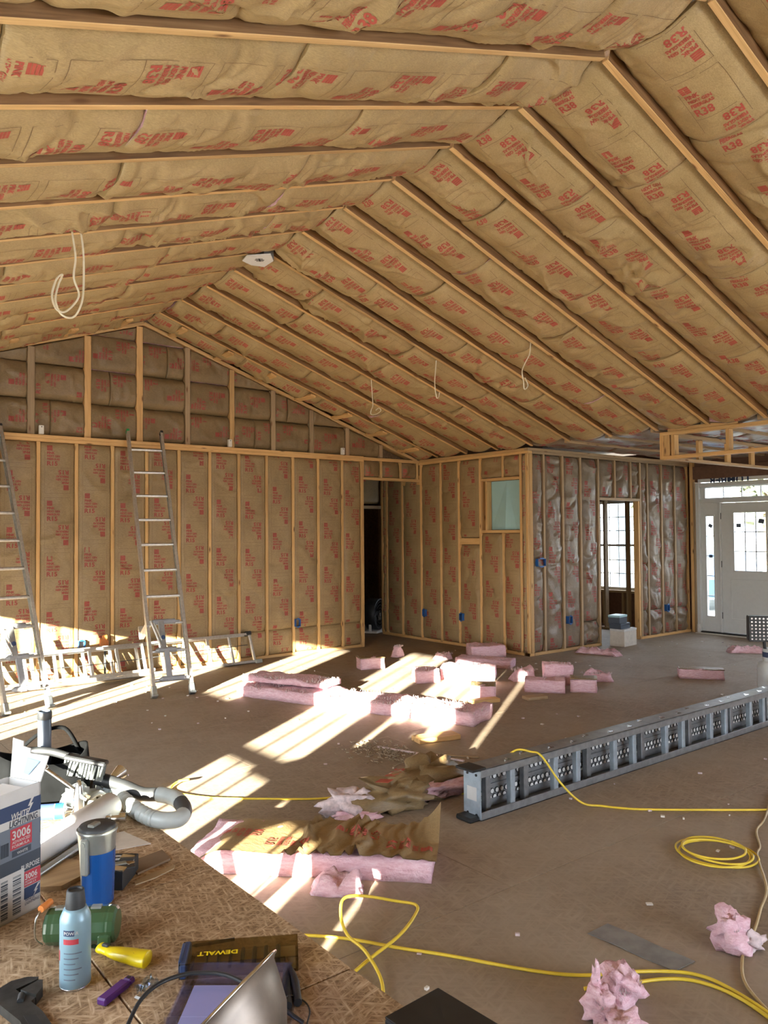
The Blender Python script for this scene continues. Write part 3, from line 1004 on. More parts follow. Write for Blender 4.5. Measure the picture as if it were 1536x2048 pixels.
# ---------------------------------------------------------------- entry wall (x = X2), door, window
we = struct('wall_entry', 'entry wall with door and window openings')
def wall_x(parent, x, t, y0, y1, zt, holes, mat):
    """wall slab in the plane x with rectangular holes (y0,y1,z0,z1), cut into panels"""
    ys = sorted({y0, y1, *[h for q in holes for h in q[:2]]})
    for a, b in zip(ys[:-1], ys[1:]):
        hs = sorted([q[2:] for q in holes if q[0] <= a + 1e-6 and q[1] >= b - 1e-6])
        z = 0.0
        for (za, zb) in hs + [(zt, zt)]:
            if za - z > 0.005:
                obj('wall_panel', MB().box((x, (a + b) / 2, (z + za) / 2), (t, b - a, za - z)), mat, parent)
            z = zb
DY0, DY1, DZ = 4.99, 6.745, 2.40
WN = (7.62, 8.88, 0.60, 2.16)
wall_x(we, X2 + 0.075, 0.13, Y_BACK, 12.8, H_PL + 0.2, [(DY0, DY1, 0.0, DZ), WN, (0.6, 3.4, 0.5, 2.2)], 'brown_panel')
member('stud', we, (X2 - 0.02, DY1 + 0.06, 0), (X2 - 0.02, DY1 + 0.06, H_PL), 0.05, 0.09, (1, 0, 0), 'wood')
member('stud', we, (X2 - 0.02, DY1 + 0.012, 0), (X2 - 0.02, DY1 + 0.012, 2.4), 0.03, 0.09, (1, 0, 0), 'wood_grey')
member('header_beam', we, (X2 - 0.03, DY1 + 0.03, 2.545), (X2 - 0.03, DY0 - 0.3, 2.545), 0.06, 0.20, (0, 0, 1), 'brown_panel')
for i in range(9):
    y = 7.3 + 0.4064 * i
    if WN[0] - 0.05 < y < WN[1] + 0.05:
        member('cripple_stud', we, (X2 - 0.04, y, 0), (X2 - 0.04, y, WN[2] - 0.04), 0.038, 0.07, (1, 0, 0), 'wood_grey')
    else:
        member('stud', we, (X2 - 0.04, y, 0), (X2 - 0.04, y, H_PL), 0.038, 0.07, (1, 0, 0), 'wood_grey')
member('sill_plate', we, (X2 - 0.05, WN[0] - 0.05, WN[2] - 0.02), (X2 - 0.05, WN[1] + 0.05, WN[2] - 0.02), 0.1, 0.04, (0, 0, 1), 'wood_grey')
# sheet with upside-down lettering above the transom
mb = MB()
mb.box((X2 - 0.012, 6.05, 2.425), (0.02, 1.32, 0.07))
sh = obj('wrap_sheet', mb, 'white', we)
mb = MB()
add_text(mb, 'LUMBER', 0.115, frame((X2 - 0.0235, 5.88, 2.47), (0, 1, 0), (0, 0, -1)), 'L', 0, 1.1, 0.03)
obj('printed_lettering', mb, 'navy', we)

door = struct('door_1', 'white entry door with sidelights and transom')
def bar(y0, y1, z0, z1, x=X2 + 0.02, t=0.10, nm='door_frame', mat='door_white', par=None, ch=0.004):
    return obj(nm, MB().box((0, 0, 0), (t, abs(y1 - y0), z1 - z0), ch=ch), mat, par or door, Matrix.Translation((x, (y0 + y1) / 2, (z0 + z1) / 2)))
bar(6.745, 6.68, 0, 2.38, t=0.14)
bar(6.37, 6.345, 0.03, 2.10)
bar(5.435, 5.41, 0.03, 2.10)
bar(5.055, 4.99, 0, 2.38, t=0.14)
bar(6.68, 5.055, 2.06, 2.12, t=0.12)
bar(6.68, 5.055, 2.31, 2.38, t=0.14)
bar(6.70, 5.03, 0.0, 0.035, x=X2 + 0.02, t=0.14, nm='threshold', mat='black')
bar(6.74, 5.0, 0.0, 0.012, x=X2 - 0.09, t=0.08, nm='threshold', mat='offwhite')
bar(6.735, 6.70, 0.012, 0.14, x=X2 - 0.06, t=0.03, nm='jamb_stop', mat='white')
def light_unit(nm, y1, y0, z0, z1, ncol, nrow, gy1, gy0, gz0, gz1, xo=0.02, panelled=False):
    u_ = bpy.data.objects.new(nm, None); COL.objects.link(u_)
    place(u_, Matrix.Identity(4), door)
    t = 0.045
    mb = MB()
    for (a, b, c, d) in ((y1, gy1, z0, z1), (gy0, y0, z0, z1), (gy1, gy0, z0, gz0), (gy1, gy0, gz1, z1)):
        if abs(a - b) > 0.002 and d - c > 0.002:
            mb.box((X2 + xo, (a + b) / 2, (c + d) / 2), (t, abs(a - b), d - c))
    # moulding round the glass
    for (a, b, c, d) in ((gy1 + 0.02, gy1 - 0.006, gz0 - 0.02, gz1 + 0.02), (gy0 + 0.006, gy0 - 0.02, gz0 - 0.02, gz1 + 0.02), (gy1, gy0, gz0 - 0.02, gz0 + 0.006), (gy1, gy0, gz1 - 0.006, gz1 + 0.02)):
        mb.box((X2 + xo - 0.028, (a + b) / 2, (c + d) / 2), (0.012, abs(a - b), d - c), ch=0.003)
    if panelled:
        for (a, b, c, d) in ((y1 - 0.15, y1 - 0.135, 0.26, 0.86), (y0 + 0.15, y0 + 0.135, 0.26, 0.86), (y1 - 0.135, y0 + 0.135, 0.86, 0.875), (y1 - 0.135, y0 + 0.135, 0.25, 0.265)):
            mb.box((X2 + xo - 0.025, (a + b) / 2, (c + d) / 2), (0.012, abs(a - b), d - c), ch=0.003)
    obj('panel', mb, 'door_white', u_) if False else obj('leaf', mb, 'door_white', door)
    for i in range(ncol):
        for j in range(nrow):
            a, b = gy1 + (gy0 - gy1) * i / ncol, gy1 + (gy0 - gy1) * (i + 1) / ncol
            c, d = gz0 + (gz1 - gz0) * j / nrow, gz0 + (gz1 - gz0) * (j + 1) / nrow
            obj('pane', MB().box((X2 + xo, (a + b) / 2, (c + d) / 2), (0.006, abs(a - b) - 0.002, d - c - 0.002)), 'glass', u_)
    for i in range(1, ncol):
        a = gy1 + (gy0 - gy1) * i / ncol
        obj('muntin', MB().box((X2 + xo, a, (gz0 + gz1) / 2), (0.016, 0.014, gz1 - gz0)), 'grey_paint', u_)
    for j in range(1, nrow):
        c = gz0 + (gz1 - gz0) * j / nrow
        obj('muntin', MB().box((X2 + xo, (gy1 + gy0) / 2, c), (0.016, abs(gy1 - gy0), 0.014)), 'grey_paint', u_)
    return u_
light_unit('sidelight', 6.68, 6.37, 0.035, 2.06, 1, 5, 6.595, 6.465, 0.275, 1.855)
slab = light_unit('door_slab', 6.342, 5.438, 0.04, 2.055, 3, 3, 6.14, 5.64, 1.0, 1.90, panelled=True)
light_unit('sidelight', 5.41, 5.055, 0.035, 2.06, 1, 5, 5.30, 5.17, 0.275, 1.855)
light_unit('transom', 6.68, 5.055, 2.12, 2.31, 5, 1, 6.60, 5.13, 2.135, 2.30)
for z in (0.3, 1.1, 1.85):
    obj('hinge', MB().cyl((X2 - 0.012, 6.345, z - 0.05), (X2 - 0.012, 6.345, z + 0.05), 0.008), 'darkgrey', door)
mb = MB().cyl((X2 + 0.0, 5.50, 0.95), (X2 - 0.05, 5.50, 0.95), 0.012).cyl((X2 - 0.045, 5.50, 0.95), (X2 - 0.075, 5.50, 0.95), 0.028, 16)
obj('handle', mb, 'black', door)
# stickers on the glass
for (y, z, a, s) in ((6.53, 1.70, 0.5, 0.07), (6.53, 1.22, 0.0, 0.06), (6.07, 1.70, 0.0, 0.075), (5.72, 1.76, 0.15, 0.085)):
    Xs = Matrix.Translation((X2 + 0.012, y, z)) @ Matrix.Rotation(a, 4, 'X')
    obj('sticker', MB().box((0, 0, 0), (0.002, s, s * 0.8), 0, Xs), 'darkslate', door)

win = struct('window_1', 'tall gridded window in the room beyond the inner doorway')
def window_x(parent, x, y0, y1, z0, z1, nc, nr, meet=True, fr='white'):
    w = 0.05
    for (a, b, c, d) in ((y0, y0 + w, z0, z1), (y1 - w, y1, z0, z1), (y0, y1, z0, z0 + w), (y0, y1, z1 - w, z1)):
        obj('window_frame', MB().box((x, (a + b) / 2, (c + d) / 2), (0.09, b - a, d - c), ch=0.004), fr, parent)
    zm = (z0 + z1) / 2
    if meet:
        obj('meeting_rail', MB().box((x, (y0 + y1) / 2, zm), (0.05, y1 - y0 - 2 * w, 0.04)), fr, parent)
    secs = [(z0 + w, zm - 0.02), (zm + 0.02, z1 - w)] if meet else [(z0 + w, z1 - w)]
    for (c, d) in secs:
        obj('pane', MB().box((x, (y0 + y1) / 2, (c + d) / 2), (0.005, y1 - y0 - 2 * w, d - c)), 'glass', parent)
        for i in range(1, nc):
            a = y0 + w + (y1 - y0 - 2 * w) * i / nc
            obj('muntin', MB().box((x, a, (c + d) / 2), (0.016, 0.014, d - c)), fr, parent)
        for j in range(1, nr):
            q = c + (d - c) * j / nr
            obj('muntin', MB().box((x, (y0 + y1) / 2, q), (0.016, y1 - y0 - 2 * w, 0.014)), fr, parent)
window_x(win, X2 + 0.05, WN[0], WN[1], WN[2], WN[3], 6, 3)
added_win = struct('window_2', 'wide entry side window')  # added window, out of view, to light the foyer
window_x(added_win, X2 + 0.05, 0.6, 3.4, 0.5, 2.2, 6, 2)  # off-view window, added to let more daylight into the foyer
# partition studs standing in the room beyond the doorway
wp = struct('wall_partition', 'bare stud partition in the room beyond the doorway')
for (x, y) in ((11.05, 7.98), (11.05, 8.42), (11.05, 7.55), (11.05, 8.85), (11.05, 9.3)):
    member('stud', wp, (x, y, 0.04), (x, y, H_PL), 0.038, 0.09, (1, 0, 0), 'wood_grey')
member('bottom_plate', wp, (11.05, 7.0, 0.02), (11.05, 10.6, 0.02), 0.09, 0.04, (0, 0, 1), 'wood_grey')

# ---------------------------------------------------------------- garden wall behind the viewer's left, with the windows that let the sun in
wl = struct('wall_left', 'outside wall with tall garden windows')
XW = XL - 0.06
openings = [(0.235, 0.335, 0.62, 0.80), (0.81, 0.95, 0.42, 0.86), (0.81, 0.95, 1.20, 1.98), (1.20, 1.99, 0.12, 1.98), (2.20, 2.99, 0.12, 1.98), (3.96, 4.76, 1.08, 1.84), (5.24, 6.02, 0.12, 1.62), (6.16, 7.36, 0.12, 1.52)]
wall_x(wl, XW, 0.12, Y_BACK, 12.8, EAVE_Z + 0.25, openings, 'sheath')
def tall_window(n, y0, y1, z0, z1, nc, rail=None):
    w_ = struct('window_%d' % n, 'tall garden window')
    for (a, b, c, d) in ((y0, y0 + 0.02, z0, z1), (y1 - 0.02, y1, z0, z1), (y0, y1, z0, z0 + 0.03), (y0, y1, z1 - 0.03, z1)):
        obj('window_frame', MB().box((XW, (a + b) / 2, (c + d) / 2), (0.10, b - a, d - c)), 'white', w_)
    obj('pane', MB().box((XW, (y0 + y1) / 2, (z0 + z1) / 2), (0.005, y1 - y0 - 0.04, z1 - z0 - 0.06)), 'glass', w_)
    for i in range(1, nc):
        a = y0 + 0.02 + (y1 - y0 - 0.04) * i / nc
        obj('muntin', MB().box((XW, a, (z0 + z1) / 2), (0.02, 0.016, z1 - z0)), 'white', w_)
    if rail:
        obj('mid_rail', MB().box((XW, (y0 + y1) / 2, rail), (0.045, y1 - y0, 0.06)), 'white', w_)
for i, (op, nc, rail) in enumerate(zip(openings, (1, 1, 1, 3, 3, 3, 3, 4), (None, None, None, None, 0.92, None, None, None))):
    tall_window(3 + i, *op, nc, rail)

# ---------------------------------------------------------------- wall behind the camera and the far hallway shell
wr = struct('wall_rear', 'plain sheathed wall')  # unseen wall, with a bare opening added for skylight
mb = MB()
for (a, b, c, d) in ((-1, 1.0, 0, 3), (1.0, 5.2, 0, 0.5), (1.0, 5.2, 2.2, 3), (5.2, 12.0, 0, 3)):  # wide bare opening added to brighten the room with skylight
    mb.box(((a + b) / 2, Y_BACK - 0.06, (c + d) / 2), (b - a, 0.1, d - c))
Xg = Matrix.Translation((0, Y_BACK - 0.05, 0)) @ Matrix.Rotation(math.pi / 2, 4, 'X')
mb.prism([(XL - 0.2, 2.5), (X1 + 0.2, 2.5), (X1 + 0.2, 2.95), (XR, ZR + 0.3), (XL - 0.2, 2.95)], -0.02, 0.02, 0, Xg)
obj('sheathing', mb, 'sheath', wr)
wh = struct('wall_hall', 'bare stud wall at the end of the dark hallway')
obj('sheathing', MB().box((5.5, 12.85, 1.5), (13, 0.05, 3.0)), 'sheath', wh)
for i in range(14):
    x = 6.2 + 0.15 * i
    if i % 2 == 0:
        member('stud', wh, (x + 0.4, 11.6, 0.04), (x + 0.4, 11.6, H_PL), 0.038, 0.09, (0, 1, 0), 'wood_grey')
member('header_plate', wh, (6.3, 10.45, 2.06), (8.25, 10.45, 2.06), 0.09, 0.05, (0, 0, 1), 'wood_grey')
for x in (6.35, 8.22, 7.3):
    member('stud', wh, (x, 10.45, 0.04 if x != 7.3 else 2.1), (x, 10.45, H_PL), 0.04, 0.09, (0, 1, 0), 'wood_grey')
batt(wh, (6.4, 10.42, 2.12), (1, 0, 0), (0, 0, 1), (0, -1, 0), 0.82, 0.6, 'R15', 0.03, -0.02, 1990, 0.04, 'kraft_gable')
batt(wh, (7.34, 10.42, 2.12), (1, 0, 0), (0, 0, 1), (0, -1, 0), 0.84, 0.6, 'R15', 0.03, -0.02, 1991, 0.04, 'kraft_gable')
obj('sheathing', MB().box((5.0, 11.0, 1.37), (0.05, 3.6, 2.74)).box((9.4, 11.5, 1.37), (0.03, 2.6, 2.74)), 'sheath', wh)

# ---------------------------------------------------------------- outdoors seen through the glass
ground = struct('ground', 'pale lawn outside')
obj('lawn', MB().box((60, 5, -0.45), (96, 160, 0.1)), 'grass', ground)
obj('lawn', MB().box((-50, 5, -0.45), (96, 160, 0.1)), 'grass', ground)
porch = struct('porch', 'pale porch slab before the entry')
obj('porch_slab', MB().box((13.1, 4.5, -0.12), (2.4, 14, 0.2)), 'door_white', porch)
for y in (6.45, 9.6, 2.6):
    pm_ = MB().box((13.9, y, 1.3), (0.22, 0.22, 2.7), ch=0.01).box((13.9, y, 0.05), (0.28, 0.28, 0.2)).box((13.9, y, 2.6), (0.28, 0.28, 0.12))
    tag(obj('porch_post', pm_, 'post'), {6.45: 'pale square porch post seen through the entry door glass', 9.6: 'pale square porch post seen through the far window', 2.6: 'pale square porch post past the entry door'}[y], 'post', 'porch posts')
def tree(x, y, hgt, seed, label):
    t = thing('tree', label, 'tree', (x, y, -0.4), group='trees beyond the lawn')
    rs = np.random.RandomState(seed)
    obj('trunk', MB().cyl((x, y, -0.4), (x, y, hgt * 0.6), 0.22, 8), 'wood_grey', t, Matrix.Identity(4))
    mb = MB()
    for _ in range(260):
        d = rs.normal(0, 1, 3); d /= np.linalg.norm(d)
        c = np.array([x, y, hgt * 0.62]) + d * rs.uniform(0.4, 1) * np.array([hgt * 0.33, hgt * 0.33, hgt * 0.42])
        a, b = rs.normal(0, 0.38, 3), rs.normal(0, 0.38, 3)
        mb.add([c - a, c + b, c + a, c - b], [(0, 1, 2, 3)])
    obj('foliage', mb, 'leaf', t, Matrix.Identity(4))
for i, (x, y, hh, lab) in enumerate(((46, 22, 7, 'low pale tree seen past the porch post through the entry glass'), (52, 33, 9, 'taller pale tree seen through the far room window'))):
    tree(x, y, hh, 40 + i, lab)
car = thing('parked_car', 'blue car parked on the lawn outside the entry', 'car', (20.5, 11.2, -0.4), 0.3)
prof = [(-2.1, 0.35), (-2.1, 0.8), (-1.4, 0.95), (-0.8, 1.42), (0.7, 1.42), (1.3, 1.0), (2.1, 0.85), (2.1, 0.35)]
Xc = WORLD[car.name] @ Matrix.Rotation(math.pi / 2, 4, 'X')
obj('body', MB().prism(prof, -0.8, 0.8), 'carpaint', car, Xc)
for sx in (-1.3, 1.3):
    for sy in (-0.78, 0.78):
        obj('wheel', MB().cyl((sx, sy - 0.1, 0.32), (sx, sy + 0.1, 0.32), 0.32, 18), 'black', car)

# ---------------------------------------------------------------- ladders
def ladder(label, foot_l, foot_r, top_l, extra, n, first=0.2, group=None, name='ladder', cap_mat='darkgrey'):
    fl, fr, tl = V3(foot_l), V3(foot_r), V3(top_l)
    x = (fr - fl)
    w = x.length
    x.normalize()
    z = (tl - fl)
    L = z.length + extra
    z = (z - x * z.dot(x)).normalized()
    Q = Matrix((x, z.cross(x), z)).transposed().to_4x4()
    Q.translation = fl
    t = thing(name, label, 'ladder', Wm=Q, group=group)
    for sx in (0, w):
        m_ = MB()
        d = 1 if sx == 0 else -1
        m_.box((sx, 0, L / 2 + 0.05), (0.006, 0.072, L - 0.1)).box((sx + d * 0.014, 0.033, L / 2 + 0.05), (0.028, 0.006, L - 0.1)).box((sx + d * 0.014, -0.033, L / 2 + 0.05), (0.028, 0.006, L - 0.1))
        rail = obj('rail', m_, 'alu', t)
        ft = MB().box((sx + d * 0.012, 0, 0.045), (0.05, 0.09, 0.11), ch=0.008).box((sx + d * 0.012, 0.0, 0.0), (0.06, 0.12, 0.025), ch=0.006)
        obj('foot', ft, cap_mat if sx else 'mugsteel', t)
        obj('rail_cap', MB().box((sx + d * 0.01, 0, L + 0.005), (0.034, 0.078, 0.035), ch=0.006), 'black' if sx else 'greenbright', t)
    for k in range(n):
        s = first + 0.305 * k
        if s > L - 0.05:
            break
        m_ = MB().cyl((0.004, 0, s), (w - 0.004, 0, s), 0.0165, 10)
        for sx in (0.0, w):
            m_.cyl((sx - 0.006, 0, s), (sx + 0.006, 0, s), 0.024, 10)
        obj('rung', m_, 'alu', t)
    return t, Q, w
lad_r, QR, wR = ladder('aluminium ladder leaning on the gable plate below its tallest centre stud', (3.075, 7.60, 0.012), (3.475, 7.53, 0.012), (3.22, 8.985, 2.80), 0.03, 10, 0.16)
lad_l, QL, wL = ladder('aluminium ladder leaning on the gable wall beside the wall corner, bathed in sun', (1.74, 7.74, 0.012), (2.16, 7.80, 0.012), (1.75, 8.985, 2.74), 0.05, 10, 0.2)

def jack(label, Q, w, s0, x0):
    t = thing('ladder_jack', label, 'ladder jack', Wm=Q)
    X = Q
    def o(nm, mb, mat):
        return obj(nm, mb, mat, t, X)
    for k, (dx, ln) in enumerate(((0.03, 0.22), (0.05, 0.18), (0.06, 0.22))):
        s = s0 + 0.61 - 0.305 * k
        m_ = MB().cyl((x0 + dx, -0.045, s), (x0 + dx + ln, -0.045, s), 0.028, 14)
        m_.cyl((x0 + dx - 0.03, -0.045, s), (x0 + dx, -0.045, s), 0.008, 8, r1=0.026).cyl((x0 + dx + ln, -0.045, s), (x0 + dx + ln + 0.05, -0.045, s), 0.014, 8)
        o('padded_bar', m_, 'grey_paint')
    o('upright', MB().box((x0 + 0.13, -0.055, s0 + 0.14), (0.055, 0.03, 0.34), ch=0.004), 'grey_paint')
    o('upright', MB().box((x0 + 0.10, -0.06, s0 + 0.46), (0.06, 0.028, 0.30), ch=0.004), 'galv')
    p = o('round_badge', MB().cyl((x0 + 0.105, -0.074, s0 + 0.43), (x0 + 0.105, -0.078, s0 + 0.43), 0.022, 18), 'navy')
    m_ = MB().tube([(x0 + 0.0, -0.06, s0 + 0.62), (x0 + 0.075, -0.07, s0 + 0.34)], 0.014, 6).tube([(x0 + 0.03, -0.06, s0 + 0.6), (x0 + 0.09, -0.07, s0 + 0.40)], 0.008, 6)
    o('diagonal_brace', m_, 'alu')
    o('arm', MB().box((x0 - 0.02, 0.16, s0 + 0.60), (0.05, 0.42, 0.05), ch=0.004).box((x0 - 0.02, 0.36, s0 + 0.66), (0.05, 0.03, 0.12), ch=0.004), 'alu')
jack('grey ladder jack hooked on the rungs of the ladder at the gable centre', QR, wR, 0.16, 0.04)
jack('grey ladder jack hooked on the sunlit ladder by the wall corner', QL, wL, 0.2, 0.05)

# extension ladder lying on edge along the wall
p0, p1 = V3((1.45, 8.66, 0.04)), V3((4.97, 8.86, 0.04))
dx = (p1 - p0).normalized()
up = (V3((0, 0.16, 0.36))).normalized()
Q = Matrix((dx, up.cross(dx) * 1.0, up)).transposed().to_4x4()
Q.translation = p0
Lx = (p1 - p0).length
el = thing('extension_ladder', 'aluminium extension ladder lying on edge against the gable wall', 'ladder', Wm=Q)
for (nm, z, yo, a, b) in (('rail', 0.0, 0.0, 0, Lx), ('rail', 0.385, 0.0, 0.0, Lx - 0.1), ('fly_rail', 0.03, -0.06, 0, 2.1), ('fly_rail', 0.355, -0.06, 0, 2.0)):
    d = 1 if z < 0.2 else -1
    m_ = MB().box(((a + b) / 2, yo, z), (b - a, 0.06, 0.006)).box(((a + b) / 2, yo + 0.028, z + d * 0.013), (b - a, 0.006, 0.026)).box(((a + b) / 2, yo - 0.028, z + d * 0.013), (b - a, 0.006, 0.026))
    obj(nm, m_, 'alu', el)
for k in range(12):
    s = 0.12 + 0.305 * k
    if s > Lx - 0.05:
        break
    obj('rung', MB().box((s, 0, 0.1925), (0.036, 0.030, 0.385), ch=0.008), 'alu', el)
    if s < 2.05:
        obj('fly_rung', MB().box((s + 0.05, -0.06, 0.1925), (0.036, 0.030, 0.33), ch=0.008), 'alu', el)
obj('end_cap', MB().box((Lx - 0.07, 0, 0.385), (0.08, 0.07, 0.05), ch=0.006), 'black', el)
obj('end_shoe', MB().box((Lx - 0.02, -0.01, 0.0), (0.10, 0.09, 0.06), ch=0.008), 'mugsteel', el)
obj('rope', MB().tube(smooth_path([(0.2, -0.09, 0.20), (1.2, -0.09, 0.17), (2.0, -0.05, 0.19), (2.9, -0.03, 0.22), (3.4, -0.03, 0.23)], 5), 0.004, 6), 'darkgrey', el)

# orange bar clamp resting on the extension ladder
cl = thing('bar_clamp', 'orange bar clamp standing behind the extension ladder', 'clamp', (3.07, 8.985, 0.0))
m_ = MB().box((0, 0, 0.24), (0.02, 0.012, 0.48))
obj('bar', m_, 'darkgrey', cl)
obj('jaw', MB().box((-0.02, 0, 0.40), (0.085, 0.03, 0.12), ch=0.01).box((0.0, 0, 0.47), (0.06, 0.032, 0.05), ch=0.01).box((0.03, 0, 0.38), (0.02, 0.03, 0.10), ch=0.006), 'orange', cl)

# ---------------------------------------------------------------- electrical boxes
def ebox(loc, N, w, label, mat='blue', h=0.095):
    n = V3(N)
    side = V3((0, 0, 1)).cross(n)
    Q = Matrix((side, n, V3((0, 0, 1)))).transposed().to_4x4()
    Q.translation = V3(loc)
    t = thing('outlet_box', label, 'electrical box', Wm=Q, group='electrical boxes')
    m_ = MB()
    for (c, s) in (((0, -0.03, h / 2), (w, 0.07, 0.006)), ((0, -0.03, -h / 2), (w, 0.07, 0.006)), ((-w / 2, -0.03, 0), (0.006, 0.07, h)), ((w / 2, -0.03, 0), (0.006, 0.07, h)), ((0, -0.062, 0), (w, 0.006, h))):
        m_.box(c, s)
    obj('shell', m_, mat, t)
    for s_ in (-1, 1):
        obj('mounting_ear', MB().box((0, 0.0, s_ * (h / 2 + 0.008)), (w * 0.5, 0.006, 0.016)), mat, t)
ebox((2.82, YG - 0.035, 0.40), (0, -1, 0), 0.07, 'blue outlet box on the gable wall above the extension ladder')
ebox((5.66, YG - 0.035, 0.43), (0, -1, 0), 0.07, 'blue outlet box low on the gable wall between extension ladder and doorway')
ebox((X1 - 0.035, 8.93, 0.42), (-1, 0, 0), 0.06, 'blue outlet box low on the side wall next to the doorway')
ebox((X1 - 0.035, 8.13, 0.42), (-1, 0, 0), 0.06, 'blue outlet box low on the side wall under the cross blocking')
ebox((8.085, Y1 - 0.035, 1.22), (0, -1, 0), 0.15, 'wide blue switch box at hand height by the wall corner')
ebox((8.665, Y1 - 0.035, 0.42), (0, -1, 0), 0.07, 'blue outlet box low on the inner wall before the inner doorway')
ebox((11.05, Y1 - 0.035, 0.43), (0, -1, 0), 0.07, 'blue outlet box low on the inner wall beside the entry door')
for (x, lab) in ((2.385, 'white junction box on the gable plate near the wall corner'), (4.66, 'white junction box on the gable plate right of the ladder'), (6.42, 'white junction box on the gable plate over the doorway end')):
    t = thing('junction_box', lab, 'electrical box', (x, YG - 0.02, H_PL), group='white junction boxes')
    obj('box_body', MB().box((0, 0.0, 0.05), (0.05, 0.04, 0.095), ch=0.004), 'offwhite', t)
    obj('clamp_screw', MB().cyl((0, -0.024, 0.08), (0, -0.018, 0.08), 0.006, 8), 'darkgrey', t)
# small dark knot plate on the wall batt
# ceiling fan box near the ridge
t = thing('ceiling_box', 'white fan mounting box hung at the ridge between rafters', 'ceiling box', (3.53, 6.2, 4.10), 0.0)
poly = [(-0.14, 0.11), (-0.17, -0.03), (-0.02, -0.19), (0.085, -0.06), (0.10, 0.13), (-0.02, 0.16)]
obj('plate', MB().prism(poly, 0.0, 0.01), 'white', t)
obj('bracket', MB().box((0.03, 0.0, 0.06), (0.10, 0.16, 0.10), ch=0.004), 'galv', t)
m_ = MB()
Xl = frame((-0.03, -0.01, -0.0015), (0.8, -0.6, 0), (-0.6, -0.8, 0))
for k in range(3):
    m_.box((0, -0.026 + 0.026 * k, 0), (0.085 - 0.02 * abs(k - 1), 0.012, 0.001), 0, Xl)
m_.box((0, 0, 0.0), (0.012, 0.075, 0.001), 0, Xl)
obj('printed_mark', m_, 'black', t)

# ---------------------------------------------------------------- cables hanging from the ceiling
def cable(label, pts, r=0.0065, mat='cable', name='hanging_cable', cat='cable', group=None, n=8):
    return tag(obj(name, MB().tube(smooth_path(pts, n), r, 8), mat), label, cat, group)
yc1 = 4.83
cable('cream cable hanging in a double loop above the leaning ladders', [(1.44, yc1 + 0.02, 3.56), (1.455, yc1, 3.42), (1.47, yc1, 3.30), (1.46, yc1, 3.18), (1.49, yc1, 3.09), (1.47, yc1, 3.03), (1.40, yc1 - 0.03, 2.955), (1.35, yc1 - 0.03, 2.965), (1.335, yc1, 3.05), (1.36, yc1, 3.15), (1.40, yc1 + 0.02, 3.19),
      (1.375, yc1 + 0.02, 3.12), (1.355, yc1, 3.02), (1.40, yc1 + 0.03, 2.95), (1.47, yc1 + 0.03, 2.95), (1.515, yc1 + 0.02, 3.05), (1.525, yc1 + 0.02, 3.2), (1.52, yc1 + 0.02, 3.38), (1.49, yc1 + 0.02, 3.57)])
cable('thin cream cable ending in a flat ring over the gable side', [(5.705, 7.42, 3.50), (5.72, 7.42, 3.30), (5.73, 7.42, 3.16), (5.69, 7.4, 3.10), (5.70, 7.42, 3.05), (5.80, 7.46, 3.06), (5.88, 7.46, 3.11), (5.84, 7.44, 3.14), (5.76, 7.40, 3.10)], 0.005)
cable('short cream cable hanging straight with a hooked end', [(5.715, 6.27, 3.50), (5.70, 6.27, 3.36), (5.69, 6.27, 3.24), (5.71, 6.27, 3.10), (5.74, 6.27, 3.09), (5.76, 6.27, 3.15)], 0.006)
cable('wavy cream cable hanging down nearest the soffit frame', [(5.80, 5.01, 3.47), (5.78, 5.01, 3.34), (5.72, 5.01, 3.25), (5.67, 5.01, 3.16), (5.69, 5.01, 3.06), (5.70, 5.01, 2.99), (5.75, 5.01, 3.03), (5.71, 5.01, 3.10)], 0.006)

